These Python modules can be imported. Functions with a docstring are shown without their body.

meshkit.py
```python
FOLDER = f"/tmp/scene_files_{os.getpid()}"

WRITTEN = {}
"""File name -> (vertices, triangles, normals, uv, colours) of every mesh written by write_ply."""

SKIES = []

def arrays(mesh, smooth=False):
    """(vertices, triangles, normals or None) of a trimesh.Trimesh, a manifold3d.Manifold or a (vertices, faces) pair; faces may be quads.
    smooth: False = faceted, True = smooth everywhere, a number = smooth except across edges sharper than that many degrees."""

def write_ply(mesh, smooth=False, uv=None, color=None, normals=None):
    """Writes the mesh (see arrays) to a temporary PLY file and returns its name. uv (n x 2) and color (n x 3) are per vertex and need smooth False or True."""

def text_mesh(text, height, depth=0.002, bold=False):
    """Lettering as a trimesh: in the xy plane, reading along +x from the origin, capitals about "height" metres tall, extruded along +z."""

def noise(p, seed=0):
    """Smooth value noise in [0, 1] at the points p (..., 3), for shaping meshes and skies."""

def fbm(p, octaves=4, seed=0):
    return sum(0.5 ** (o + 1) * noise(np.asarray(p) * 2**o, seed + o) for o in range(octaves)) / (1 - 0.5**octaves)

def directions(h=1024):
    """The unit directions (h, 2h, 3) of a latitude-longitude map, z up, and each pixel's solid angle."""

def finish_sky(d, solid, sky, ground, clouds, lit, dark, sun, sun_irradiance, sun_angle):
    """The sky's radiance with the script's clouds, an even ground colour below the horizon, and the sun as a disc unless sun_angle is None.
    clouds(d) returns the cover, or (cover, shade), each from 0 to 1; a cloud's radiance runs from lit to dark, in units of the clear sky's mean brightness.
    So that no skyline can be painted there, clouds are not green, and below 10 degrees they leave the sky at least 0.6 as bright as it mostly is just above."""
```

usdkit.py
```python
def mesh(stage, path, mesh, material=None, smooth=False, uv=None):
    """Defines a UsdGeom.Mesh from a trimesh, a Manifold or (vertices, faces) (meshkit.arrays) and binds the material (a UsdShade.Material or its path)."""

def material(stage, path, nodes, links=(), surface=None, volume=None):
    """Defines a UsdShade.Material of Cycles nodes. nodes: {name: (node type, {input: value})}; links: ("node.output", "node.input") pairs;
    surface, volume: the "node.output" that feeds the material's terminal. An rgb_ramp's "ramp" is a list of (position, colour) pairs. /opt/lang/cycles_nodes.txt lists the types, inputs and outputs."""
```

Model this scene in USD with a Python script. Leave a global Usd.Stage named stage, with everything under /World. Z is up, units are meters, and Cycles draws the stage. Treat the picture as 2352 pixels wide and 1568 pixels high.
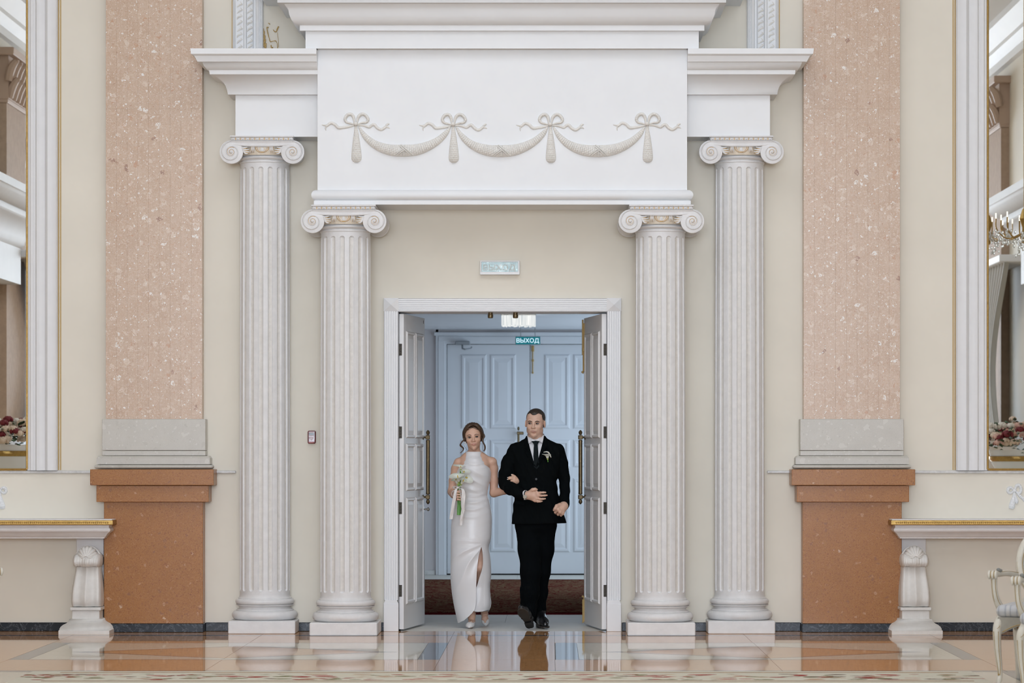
import math, random, re
import numpy as np, trimesh, usdkit, meshkit
from pxr import Usd, UsdGeom, UsdLux, UsdShade, Gf, Sdf
random.seed(7)
stage = Usd.Stage.CreateInMemory()
UsdGeom.SetStageUpAxis(stage, UsdGeom.Tokens.z)
UsdGeom.SetStageMetersPerUnit(stage, 1.0)
UsdGeom.Xform.Define(stage, '/World')
UsdGeom.Scope.Define(stage, '/World/Looks')
PI = math.pi
# ---------------------------------------------------------------- camera, light, exposure
FPX, CX, CZ, CD, VX, VY = 6696.0, 0.40, 1.466, 24.0, 1265.0, 1040.0   # lens in pixels, camera place, vanishing point
cam = UsdGeom.Camera.Define(stage, '/World/camera')
cam.CreateHorizontalApertureAttr(36.0); cam.CreateVerticalApertureAttr(24.0)
cam.CreateFocalLengthAttr(36.0 * FPX / 2352)
cam.CreateHorizontalApertureOffsetAttr((1176 - VX) / 2352 * 36.0)
cam.CreateVerticalApertureOffsetAttr((VY - 784) / 2352 * 36.0)
cam.CreateClippingRangeAttr(Gf.Vec2f(0.1, 200)); cam.CreateExposureAttr(-0.05)
cam.CreateFStopAttr(4.0); cam.CreateFocusDistanceAttr(24.0)
cam.AddTranslateOp().Set(Gf.Vec3d(CX, -CD, CZ)); cam.AddRotateXOp().Set(90.0)


def rect_light(name, pos, rot, w, h, power, color):
    l = UsdLux.RectLight.Define(stage, '/World/' + name)
    l.CreateWidthAttr(w); l.CreateHeightAttr(h); l.CreateIntensityAttr(power); l.CreateColorAttr(Gf.Vec3f(*color))
    l.AddTranslateOp().Set(Gf.Vec3d(*pos)); l.AddRotateXYZOp().Set(Gf.Vec3f(*rot))
    return l


rect_light('unseen_ceiling_light', (0, -9.0, 7.52), (0, 0, 0), 8.0, 12.0, 1.52, (0.955, 1.02, 1.14))          # unseen ceiling light, lights the portal from above
rect_light('unseen_end_light', (0, -45.9, 3.9), (90, 0, 0), 12.0, 6.0, 20.0, (0.905, 1.005, 1.17))       # out of view behind the camera, lights the portal from the front
rect_light('unseen_corridor_light', (2.27, 8.3, 1.6), (0, 90, 0), 1.8, 4.4, 3.3, (0.66, 0.83, 1.0))        # unseen side light, placed to light the corridor cool
rect_light('corridor_lamp_light', (0.055, 7.2, 2.80), (0, 0, 0), 0.36, 0.36, 20.0, (0.8, 0.9, 1.0))


def S_(Y):
    return FPX / (CD + Y)


def at(x, y, Y):
    """The point of the plane at depth Y that shows at pixel x, y."""
    s = S_(Y)
    return np.array([(x - VX) / s + CX, Y, CZ - (y - VY) / s])


def X_(x, Y=0.0):
    return (x - VX) / S_(Y) + CX


def Z_(y, Y=0.0):
    return CZ - (y - VY) / S_(Y)


AX = 0.01       # axis of the portal
# ---------------------------------------------------------------- prims
used = {}


def numbered(path):
    n = used.get(path, -1) + 1
    used[path] = n
    return path if n == 0 else f'{path}_{n:03d}'


def tag(o, label=None, cat=None, group=None, kind=None):
    p = o.GetPrim() if hasattr(o, 'GetPrim') else o
    for k, v in (('label', label), ('category', cat), ('group', group), ('kind', kind)):
        if v:
            p.SetCustomDataByKey(k, v)
    return p


def pth(parent, name):
    base = str(parent.GetPath()) if parent is not None else '/World'
    return numbered(base + '/' + name)


def obj(name, mesh, m, parent=None, smooth=30, label=None):
    if isinstance(mesh, list):
        mesh = join(mesh)
    p = usdkit.mesh(stage, pth(parent, name), mesh, m, smooth=smooth).GetPrim()
    if label:
        p.SetCustomDataByKey('label', label)
    return p


def thing(name, label, cat, loc=(0, 0, 0), rz=0.0, group=None, kind=None):
    x = UsdGeom.Xform.Define(stage, pth(None, name))
    x.AddTranslateOp().Set(Gf.Vec3d(*map(float, loc))); x.AddRotateZOp().Set(float(rz))
    return tag(x, label, cat, group, kind)


def dup(root, loc, rz=0.0, label=None, group=None, mirror=False):
    was = root.GetCustomData()
    r = thing(re.sub(r'_\d{3}$', '', root.GetName()), label or was['label'], was['category'], loc, rz, group or was.get('group'))
    if mirror:
        UsdGeom.Xform(r).AddScaleOp().Set(Gf.Vec3f(-1, 1, 1))
    r.GetReferences().AddInternalReference(root.GetPath())
    r.SetInstanceable(True)
    return r


def struct(name, mesh, m, parent=None, smooth=30):
    p = obj(name, mesh, m, parent, smooth)
    if parent is None:
        p.SetCustomDataByKey('kind', 'structure')
    return p


# ---------------------------------------------------------------- mesh helpers: every mesh is (vertices, triangles)
def tri(v, f):
    f = np.asarray(f, int)
    if f.shape[1] == 4:
        f = np.vstack([f[:, [0, 1, 2]], f[:, [0, 2, 3]]])
    return np.asarray(v, float), f


def join(ms):
    vs, fs, n = [], [], 0
    for m in ms:
        v, f = (np.asarray(m.vertices), np.asarray(m.faces)) if hasattr(m, 'vertices') else m
        vs.append(v); fs.append(np.asarray(f) + n); n += len(v)
    return np.vstack(vs), np.vstack(fs)


def move(m, t=(0, 0, 0), s=(1, 1, 1), rz=0.0):
    v, f = (np.asarray(m.vertices), np.asarray(m.faces)) if hasattr(m, 'vertices') else m
    v = v * np.asarray(s, float)
    if rz:
        c, sn = math.cos(rz), math.sin(rz)
        v = np.column_stack([v[:, 0] * c - v[:, 1] * sn, v[:, 0] * sn + v[:, 1] * c, v[:, 2]])
    if np.prod(s) < 0:
        f = f[:, ::-1]
    return v + np.asarray(t, float), f


def xform(m, M):
    v, f = m
    return v @ M[:3, :3].T + M[:3, 3], f


def box(x0, x1, y0, y1, z0, z1, b=0.0):
    x0, x1 = min(x0, x1), max(x0, x1); y0, y1 = min(y0, y1), max(y0, y1); z0, z1 = min(z0, z1), max(z0, z1)
    b = min(b, (x1 - x0) * .45, (y1 - y0) * .45, (z1 - z0) * .45)
    if b <= 0:
        v = np.array([[x, y, z] for x in (x0, x1) for y in (y0, y1) for z in (z0, z1)], float)
        return tri(v, [[0, 1, 3, 2], [4, 6, 7, 5], [0, 4, 5, 1], [2, 3, 7, 6], [0, 2, 6, 4], [1, 5, 7, 3]])
    pts = []
    for x, dx in ((x0, b), (x1, -b)):
        for y, dy in ((y0, b), (y1, -b)):
            for z, dz in ((z0, b), (z1, -b)):
                pts += [(x, y + dy, z + dz), (x + dx, y, z + dz), (x + dx, y + dy, z)]
    h = trimesh.convex.convex_hull(np.array(pts))
    return np.array(h.vertices), np.array(h.faces)


def grid(P, close_u=False, close_v=False):
    """P (n, m, 3) as a mesh of quads."""
    P = np.asarray(P, float)
    n, m = P.shape[:2]
    idx = np.arange(n * m).reshape(n, m)
    if close_u:
        idx = np.vstack([idx, idx[:1]])
    if close_v:
        idx = np.hstack([idx, idx[:, :1]])
    q = np.stack([idx[:-1, :-1], idx[1:, :-1], idx[1:, 1:], idx[:-1, 1:]], -1).reshape(-1, 4)
    return tri(P.reshape(-1, 3), q)


def fan(ring, flip=False):
    ring = np.asarray(ring, float)
    n = len(ring)
    v = np.vstack([ring, ring.mean(0)])
    f = np.array([[i, (i + 1) % n, n] for i in range(n)])
    return v, (f[:, ::-1] if flip else f)


def lathe(prof, n=48, a0=0.0, a1=2 * PI, axis='z'):
    """prof [(r, z)] turned about z (from bottom to top)."""
    prof = np.asarray(prof, float)
    full = abs(a1 - a0 - 2 * PI) < 1e-6
    a = np.linspace(a0, a1, n, endpoint=not full)
    P = np.stack([prof[:, 0, None] * np.cos(a), prof[:, 0, None] * np.sin(a), np.repeat(prof[:, 1, None], n, 1)], -1)
    v, f = grid(P.transpose(1, 0, 2), close_u=full)
    if axis == 'y':      # turned about -y: z -> -y
        v = np.column_stack([v[:, 0], -v[:, 2], v[:, 1]])
    if axis == 'x':
        v = np.column_stack([v[:, 2], v[:, 0], v[:, 1]])
    return v, f


def spline(pts, n=8):
    """Catmull-Rom through the points (any number of columns)."""
    p = np.asarray(pts, float)
    if len(p) < 3:
        t = np.linspace(0, 1, n + 1)[:, None]
        return p[0] * (1 - t) + p[-1] * t
    q = np.vstack([2 * p[0] - p[1], p, 2 * p[-1] - p[-2]])
    out = []
    for i in range(1, len(q) - 2):
        t = np.linspace(0, 1, n, endpoint=False)[:, None]
        a, b, c, d = q[i - 1], q[i], q[i + 1], q[i + 2]
        out.append(.5 * (2 * b + (c - a) * t + (2 * a - 5 * b + 4 * c - d) * t ** 2 + (3 * b - a - 3 * c + d) * t ** 3))
    return np.vstack(out + [p[-1:]])


def tube(pts, r, n=10, sm=6, up=(0, 0, 1), flat=1.0, caps=True):
    """A tube along a smoothed path. r: radius or one per point; flat: the ratio of the second radius."""
    pts = np.asarray(pts, float)
    r = np.broadcast_to(np.asarray(r, float), (len(pts),))
    q = spline(np.column_stack([pts, r]), sm) if sm else np.column_stack([pts, r])
    p, rr = q[:, :3], np.maximum(q[:, 3], 1e-5)
    t = np.gradient(p, axis=0); t /= np.linalg.norm(t, axis=1, keepdims=True) + 1e-12
    u = np.asarray(up, float)
    a = np.cross(t, u)
    if (np.linalg.norm(a, axis=1) < .3).any():      # the path runs along "up" somewhere: carry one frame along it
        a[0] = np.cross(t[0], u) if np.linalg.norm(np.cross(t[0], u)) > .3 else np.cross(t[0], [0.31, .9, .2])
        for i in range(1, len(p)):
            a[i] = a[i - 1] - t[i] * (a[i - 1] @ t[i])
            a[i] /= np.linalg.norm(a[i]) + 1e-12
    a /= np.linalg.norm(a, axis=1, keepdims=True) + 1e-12
    b = np.cross(t, a)
    ang = np.arange(n) * 2 * PI / n
    P = p[:, None] + rr[:, None, None] * (np.cos(ang)[None, :, None] * a[:, None] + flat * np.sin(ang)[None, :, None] * b[:, None])
    m = grid(P, close_v=True)
    return join([(m[0], m[1][:, ::-1]), fan(P[0]), fan(P[-1], True)]) if caps else (m[0], m[1][:, ::-1])


def ball(c, r, sub=2):
    s = trimesh.creation.icosphere(sub, 1.0)
    return np.array(s.vertices) * np.asarray(r) + np.asarray(c), np.array(s.faces)


def cyl(p0, p1, r, n=16):
    return tube([p0, p1], r, n, sm=0)


def extrude(poly, y0, y1):
    """A polygon [(x, z)] (counter-clockwise seen from -y) given depth from y0 (front) to y1."""
    import shapely.geometry as sg
    pg = sg.Polygon(poly)
    m = trimesh.creation.extrude_polygon(pg, abs(y1 - y0), engine='earcut')
    v = np.array(m.vertices)
    v = np.column_stack([v[:, 0], max(y0, y1) - v[:, 2], v[:, 1]])
    return v, np.array(m.faces)


def wrap(prof, x0, x1, d, yb=-0.0006, l=1, r=1):
    """A moulding [(offset, z)] from bottom to top, mitred round the two front corners of a block that stands d before the wall."""
    P = np.array([[(x0 - l * o, yb, z), (x0 - l * o, -d - o, z), (x1 + r * o, -d - o, z), (x1 + r * o, yb, z)] for o, z in prof])
    m = grid(P)
    b = tri(P[0], [[3, 2, 1, 0]]); t = tri(P[-1], [[0, 1, 2, 3]])
    k = grid(P[:, [3, 0]])
    return join([(m[0], m[1][:, ::-1]), b, t, (k[0], k[1][:, ::-1])])


def px_prof(pts, d, w):
    """Pixels (x, y) down the left end of a moulding as (offset, z)."""
    out = []
    for x, y in pts:
        k = (x - VX) / FPX
        o = (AX - w - CX - k * (CD - d)) / (1 - k)
        out.append((o, Z_(y, -d - o)))
    return out


def relief(path, half, h, y, across=9, sm=8, bump=None):
    """A half-round band lying on the plane at depth y. path [(x, z)], half widths, heights per point."""
    path = np.asarray(path, float)
    half = np.broadcast_to(np.asarray(half, float), (len(path),)); h = np.broadcast_to(np.asarray(h, float), (len(path),))
    q = spline(np.column_stack([path, half, h]), sm)
    t = np.gradient(q[:, :2], axis=0); t /= np.linalg.norm(t, axis=1, keepdims=True) + 1e-12
    nrm = np.column_stack([-t[:, 1], t[:, 0]])
    s = np.sin(np.linspace(-PI / 2, PI / 2, across))
    arc = np.concatenate([[0], np.cumsum(np.linalg.norm(np.diff(q[:, :2], axis=0), axis=1))])
    hh = q[:, 3, None] * np.sqrt(np.maximum(1 - s ** 2, 0))[None]
    if bump is not None:
        hh = hh * bump(arc[:, None], s[None], q[:, 2, None])
    xz = q[:, None, :2] + nrm[:, None] * (s[None, :, None] * q[:, 2, None, None])
    P = np.stack([xz[..., 0], y - hh - 0.0003, xz[..., 1]], -1)
    m = grid(P, close_v=True)
    return m[0], m[1][:, ::-1]


# ---------------------------------------------------------------- materials
MAT = {}


def lin(c):
    """sRGB 0..255 to linear."""
    c = np.asarray(c, float) / 255
    return tuple(np.where(c <= .04045, c / 12.92, ((c + .055) / 1.055) ** 2.4))


def plain(name, c, rough=.5, metal=0.0, vary=0.0, scale=6.0, bump=0.0, bscale=60.0, **kw):
    nodes = {'p': ('principled_bsdf', dict(base_color=c, roughness=rough, metallic=metal, **kw))}
    links = []
    if vary or bump:
        nodes['g'] = ('geometry', {})
    if vary:
        nodes['n'] = ('noise_texture', dict(scale=scale, detail=4.0, roughness=.6)); links.append(('g.position', 'n.vector'))
        lo, hi = tuple(np.clip(np.array(c) * (1 - vary), 0, 1)), tuple(np.clip(np.array(c) * (1 + vary), 0, 1))
        nodes['r'] = ('rgb_ramp', dict(ramp=[(.3, lo), (.7, hi)])); links += [('n.fac', 'r.fac'), ('r.color', 'p.base_color')]
    if bump:
        nodes['bn'] = ('noise_texture', dict(scale=bscale, detail=3.0)); nodes['b'] = ('bump', dict(strength=bump, distance=.004))
        links += [('g.position', 'bn.vector'), ('bn.fac', 'b.height'), ('b.normal', 'p.normal')]
    m = usdkit.material(stage, '/World/Looks/' + name, nodes, links, surface='p.BSDF')
    MAT[name] = m
    return m


def speckle(name, base, base2, chips, rough, sc=(38, 95, 190), thr=(.1, .1, .14), bscale=3.0, spec=.5):
    """A stone of a mottled ground with chips of several sizes. chips: list of colour ramps."""
    nodes = {'g': ('geometry', {}), 'n': ('noise_texture', dict(scale=bscale, detail=5.0, roughness=.65)),
             'n2': ('noise_texture', dict(scale=bscale * 22, detail=3.0)),
             'r': ('rgb_ramp', dict(ramp=[(.3, base), (.7, base2)])), 'w': ('noise_texture', dict(scale=30.0, detail=2.0)),
             'mx': ('mix_vector', dict(fac=.022)), 'p': ('principled_bsdf', dict(roughness=rough, specular_ior_level=spec)),
             'mm': ('mix_float', dict(fac=.45))}
    links = [('g.position', 'n.vector'), ('g.position', 'n2.vector'), ('n.fac', 'mm.a'), ('n2.fac', 'mm.b'), ('mm.result', 'r.fac'), ('g.position', 'w.vector'), ('g.position', 'mx.a'), ('w.color', 'mx.b')]
    last = 'r.color'
    for i, (s, th, ramp) in enumerate(zip(sc, thr, chips)):
        nodes[f'v{i}'] = ('voronoi_texture', dict(scale=float(s), randomness=1.0))
        nodes[f'e{i}'] = ('voronoi_texture', dict(scale=float(s), randomness=1.0, feature='distance_to_edge'))
        nodes[f's{i}'] = ('separate_color', {})
        nodes[f'c{i}'] = ('rgb_ramp', dict(ramp=ramp, interpolate=False))
        nodes[f't{i}'] = ('math', dict(math_type='less_than', value2=float(th)))
        nodes[f'q{i}'] = ('math', dict(math_type='greater_than', value2=.045))
        nodes[f'u{i}'] = ('math', dict(math_type='multiply'))
        nodes[f'm{i}'] = ('mix_color', dict(blend_type='mix'))
        links += [('mx.result', f'v{i}.vector'), ('mx.result', f'e{i}.vector'), (f'v{i}.color', f's{i}.color'), (f's{i}.r', f't{i}.value1'), (f'e{i}.distance', f'q{i}.value1'),
                  (f't{i}.value', f'u{i}.value1'), (f'q{i}.value', f'u{i}.value2'), (f's{i}.g', f'c{i}.fac'), (f'u{i}.value', f'm{i}.fac'), (last, f'm{i}.a'), (f'c{i}.color', f'm{i}.b')]
        last = f'm{i}.result'
    links.append((last, 'p.base_color'))
    MAT[name] = usdkit.material(stage, '/World/Looks/' + name, nodes, links, surface='p.BSDF')
    return MAT[name]


WHITE = plain('white_plaster', (.83, .84, .845), .55, vary=.015, scale=3)
CREAM = plain('cream_wall', (.795, .748, .645), .7, vary=.035, scale=1.3, bump=.08, bscale=40)
FRAMEW = plain('frame_white', (.765, .765, .765), .45, vary=.02, scale=9)
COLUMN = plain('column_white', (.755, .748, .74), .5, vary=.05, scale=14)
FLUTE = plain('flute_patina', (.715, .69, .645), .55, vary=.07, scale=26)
STUCCO = plain('stucco_relief', (.80, .775, .725), .55, vary=.04, scale=30)
PATINA = plain('gilt_patina', (.60, .40, .18), .6, vary=.2, scale=60)
GOLD = plain('gold_leaf', (.40, .255, .08), .42, .8, vary=.15, scale=40)
GOLDPAINT = plain('gold_paint', (.50, .34, .13), .55, .2)
BRONZE = plain('bronze', (.155, .115, .062), .42, .8, vary=.15, scale=30)
DARKBRONZE = plain('dark_bronze', (.035, .028, .018), .5, .4, vary=.3, scale=90)
STEEL = plain('nickel', (.45, .42, .36), .3, .9)
DOORW = plain('door_white', (.80, .80, .80), .42, vary=.01, scale=4)
CORRW = plain('corridor_paint', (.74, .76, .79), .5, vary=.02, scale=2)
CORRP = plain('corridor_wall', (.66, .62, .62), .7, vary=.03, scale=2)
GREYST = speckle('grey_stone', (.50, .475, .42), (.575, .55, .495), [[(0, (.60, .575, .52)), (.7, (.50, .475, .42))], [(0, (.60, .58, .53)), (.6, (.49, .465, .41))]], .35, sc=(26, 80), thr=(.05, .06), bscale=9)
RAILST = plain('rail_marble', (.62, .61, .59), .3, vary=.16, scale=18)
TERRA = speckle('terrazzo', (.485, .320, .208), (.615, .465, .348),
                [[(0, (.66, .53, .42)), (.30, (.57, .42, .31)), (.60, (.53, .32, .20)), (.72, (.62, .47, .36)), (.86, (.78, .73, .67)), (.96, (.36, .21, .14))],
                 [(0, (.62, .48, .36)), (.40, (.55, .37, .25)), (.58, (.60, .45, .34)), (.84, (.76, .70, .63)), (.93, (.80, .77, .73))],
                 [(0, (.60, .44, .32)), (.40, (.53, .36, .24)), (.66, (.62, .49, .39)), (.92, (.47, .29, .19)), (.97, (.80, .75, .70))]], .3, sc=(27, 62, 135), thr=(.11, .20, .26), bscale=7)
RUST = speckle('rust_marble', (.325, .132, .034), (.40, .175, .052),
               [[(0, (.50, .28, .15)), (.5, (.27, .12, .05)), (.9, (.60, .42, .28))], [(0, (.285, .112, .032)), (.5, (.41, .19, .07)), (.9, (.24, .09, .028))], [(0, (.27, .105, .030)), (.6, (.41, .19, .075))]],
               .28, sc=(45, 110, 210), thr=(.025, .13, .24), bscale=7, spec=.25)


def veined(name, base, vein, rough, scale=7.0):
    nodes = {'g': ('geometry', {}), 'n': ('noise_texture', dict(scale=scale, detail=6.0, roughness=.7, distortion=1.4)),
             'r': ('rgb_ramp', dict(ramp=[(0, base), (.485, base), (.5, vein), (.515, base), (.62, tuple(np.array(base) * 1.6)), (1, base)])), 'p': ('principled_bsdf', dict(roughness=rough, specular_ior_level=.2))}
    MAT[name] = usdkit.material(stage, '/World/Looks/' + name, nodes, [('g.position', 'n.vector'), ('n.fac', 'r.fac'), ('r.color', 'p.base_color')], surface='p.BSDF')
    return MAT[name]


BLACKM = veined('black_marble', (.010, .013, .018), (.16, .18, .20), .25, 9)
FSALM = speckle('floor_salmon', (.56, .275, .105), (.65, .34, .14), [[(0, (.62, .38, .2)), (.6, (.44, .21, .08))]], .04, sc=(70,), thr=(.2,), bscale=1.2, spec=.4)
FCREAM = speckle('floor_cream', (.60, .54, .42), (.68, .62, .50), [[(0, (.72, .67, .56)), (.6, (.56, .5, .38))]], .04, sc=(50,), thr=(.2,), bscale=1.2, spec=.42)
FGREY = plain('floor_grey', (.105, .115, .13), .04, vary=.2, scale=6)
FLIGHT = plain('floor_light_grey', (.66, .635, .57), .45, vary=.05, scale=3)
JOINT = plain('floor_joint', (.10, .075, .05), .4)
MIRROR = plain('mirror_glass', (.86, .885, .87), .004, 1.0)
BLACK = plain('gap_shade', (.004, .004, .005), .8)  # painted dark for the shade in the far door gaps
LCD = plain('lcd_grey', (.05, .07, .07), .2)
STEMG = plain('stem_green', (.10, .30, .04), .4)
# ---------------------------------------------------------------- the setting
HX, HC, HY = 7.0, 7.6, -46.0
# the portal wall with its door opening (0.86 either side, 2.63 high)
DOX, DOZ, WT = 0.862, 2.635, 0.35
struct('wall_back', [box(-HX - .3, AX - DOX, 0, WT, 0, HC), box(AX + DOX, HX + .3, 0, WT, 0, HC), box(AX - DOX, AX + DOX, 0, WT, DOZ, HC)], CREAM, smooth=False)
struct('wall_left', box(-HX - .3, -HX, HY, 0, 0, HC), CREAM, smooth=False)
struct('wall_right', box(HX, HX + .3, HY, 0, 0, HC), CREAM, smooth=False)
struct('wall_front', [box(-HX - .3, HX + .3, HY - .3, HY, 0, .9), box(-HX - .3, HX + .3, HY - .3, HY, 6.7, HC), box(-HX - .3, -5.1, HY - .3, HY, .9, 6.7), box(5.1, HX + .3, HY - .3, HY, .9, 6.7)], CREAM, smooth=False)  # end wall out of view, set far back for evener front light
struct('ceiling', [box(-HX - .3, -4.05, HY - .3, 0, HC, HC + .1), box(4.05, HX + .3, HY - .3, 0, HC, HC + .1), box(-4.05, 4.05, -2.95, 0, HC, HC + .1), box(-4.05, 4.05, HY - .3, -15.05, HC, HC + .1), box(-4.1, 4.1, -15.1, -2.9, HC + .1, HC + .2)], WHITE, smooth=False)
for i, sx in enumerate((-1, 1)):                     # cornice under the ceiling along the side walls
    pr = [(0.0, HC - .55), (.06, HC - .53), (.06, HC - .42), (.16, HC - .32), (.16, HC - .26), (.34, HC - .1), (.34, HC - .001)]
    P = np.array([[(sx * (HX - o), HY, z), (sx * (HX - o), -.001, z)] for o, z in pr])
    m = grid(P)
    struct('trim_1' if sx < 0 else 'trim_2', m if sx < 0 else (m[0], m[1][:, ::-1]), WHITE)

# floor: inlaid stone slabs laid on a dark bed
floor = struct('floor', [box(-HX, HX, HY, 0, -.06, -.0045), box(-2.4, 2.4, 0, 11.4, -.06, -.0045)], JOINT, smooth=False)


def slab(poly, m, name='slab', z1=0.0):
    """One floor stone, poly [(x, y)] anticlockwise, with a joint of a millimetre and a half round it."""
    import shapely.geometry as sg
    p = sg.Polygon(poly).buffer(-.0013, join_style=2)
    e = trimesh.creation.extrude_polygon(p, .02, engine='earcut')
    v = np.array(e.vertices); v[:, 2] += z1 - .02
    obj(name, (v, np.array(e.faces)), m, floor, smooth=False)


def rect(x0, x1, y0, y1):
    return [(x0, y0), (x1, y0), (x1, y1), (x0, y1)]


SEAM = [-6.98, -5.2, -3.45, -1.93, -.39, .43, 1.96, 3.46, 5.2, 6.98]
for y1, y0, m in ((0, -.50, FSALM), (-.50, -.63, FGREY), (-.63, -1.46, FSALM), (-3.32, -4.34, FSALM), (-4.34, -4.48, FGREY)):
    for a, b in zip(SEAM[:-1], SEAM[1:]):
        slab(rect(a, b, y0, y1), m, 'slab' if m is FSALM else 'inlay_band')
for a, b in ((-6.98, -3.45), (-.39, .43), (3.46, 6.98)):
    slab(rect(a, b, -3.32, -1.46), FSALM)
for x0, x1, c, gl, gr in ((-3.31, -.545, -1.93, .14, .155), (.60, 3.33, 1.965, .165, .13)):
    slab(rect(x0 - gl, x0, -3.32, -1.46), FGREY, 'inlay_band'); slab(rect(x1, x1 + gr, -3.32, -1.46), FGREY, 'inlay_band')
    for y0, y1 in ((-1.51, -1.46), (-3.32, -3.27)):
        slab(rect(x0, x1, y0, y1), FGREY, 'inlay_band')
    l, r, t, b = x0 + .31, x1 - .33, -1.86, -3.16
    my = (t + b) / 2
    e = .03
    slab([(l, my), (c, b), (c, t)], FSALM, 'inlay_diamond'); slab([(c, b), (r, my), (c, t)], FSALM, 'inlay_diamond')
    for s in (1, -1):
        yy = t if s > 0 else b
        for px, q in ((l, -1), (r, 1)):
            p = [(px - q * .001, my), (c, yy), (c, yy + s * e), (px + q * .14, my)]
            slab(p if (s > 0) == (q > 0) else p[::-1], FGREY, 'inlay_line')
    Y1, Y0 = -1.51, -3.27
    slab([(x0, my), (l - .14, my), (c, t + e), (c, Y1), (x0, Y1)], FCREAM, 'inlay_panel'); slab([(c, t + e), (r + .14, my), (x1, my), (x1, Y1), (c, Y1)], FCREAM, 'inlay_panel')
    slab([(x0, Y0), (c, Y0), (c, b - e), (l - .14, my), (x0, my)], FCREAM, 'inlay_panel'); slab([(c, Y0), (x1, Y0), (x1, my), (r + .14, my), (c, b - e)], FCREAM, 'inlay_panel')
for a, b in zip([-6.98, -3.6, -3.05, 0, 3.05, 3.42, 3.56, 6.98][:-1], [-6.98, -3.6, -3.05, 0, 3.05, 3.42, 3.56, 6.98][1:]):
    slab(rect(a, b, -6.6, -4.48), FGREY if b - a < .2 else (FSALM if abs(a + b) > 9 else FCREAM))
for k in range(9):
    for a, b in zip(SEAM[:-1], SEAM[1:]):
        slab(rect(a, b, -6.6 - 4 * (k + 1), -6.6 - 4 * k), FSALM if k % 2 else FCREAM)
# threshold and corridor floor
for a, b in ((-2.3, 0.005), (0.005, 2.3)):
    for y0, y1 in ((1.2, 2.5), (2.5, 6.0), (6.0, 9.5), (9.5, 11.05)):
        slab(rect(a, b, y0, y1), FLIGHT)
slab(rect(-2.3, 2.3, WT, 1.2), FLIGHT); slab(rect(AX - DOX + .01, AX + DOX - .01, .0, WT), FLIGHT, 'threshold')

# skirting of black marble, in lengths between the columns
bz0, bz1 = 0.0, .072
for a, b, d in ((-7, -4.55, .02), (-4.55, -3.26, .02), (-3.262, -2.44, .165), (-2.44, -2.12, .02), (-1.68, -1.47, .02), (-1.07, -.965, .02), (.985, 1.09, .02), (1.49, 1.70, .02), (2.14, 2.455, .02), (2.455, 3.285, .165), (3.28, 4.6, .02), (4.6, 7, .02)):
    struct('baseboard_back', box(a, b, -d, 0, bz0, bz1, .004), BLACKM)
# chair rail
for n, (a, b) in enumerate(((-7, -3.15), (-2.5, -2.19), (2.18, 2.52), (3.18, 7))):
    z = Z_(1087, -.02)
    struct(f'trim_{3 + n}', box(a, b, -.024, 0, z, z + .024, .006), RAILST)

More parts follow.
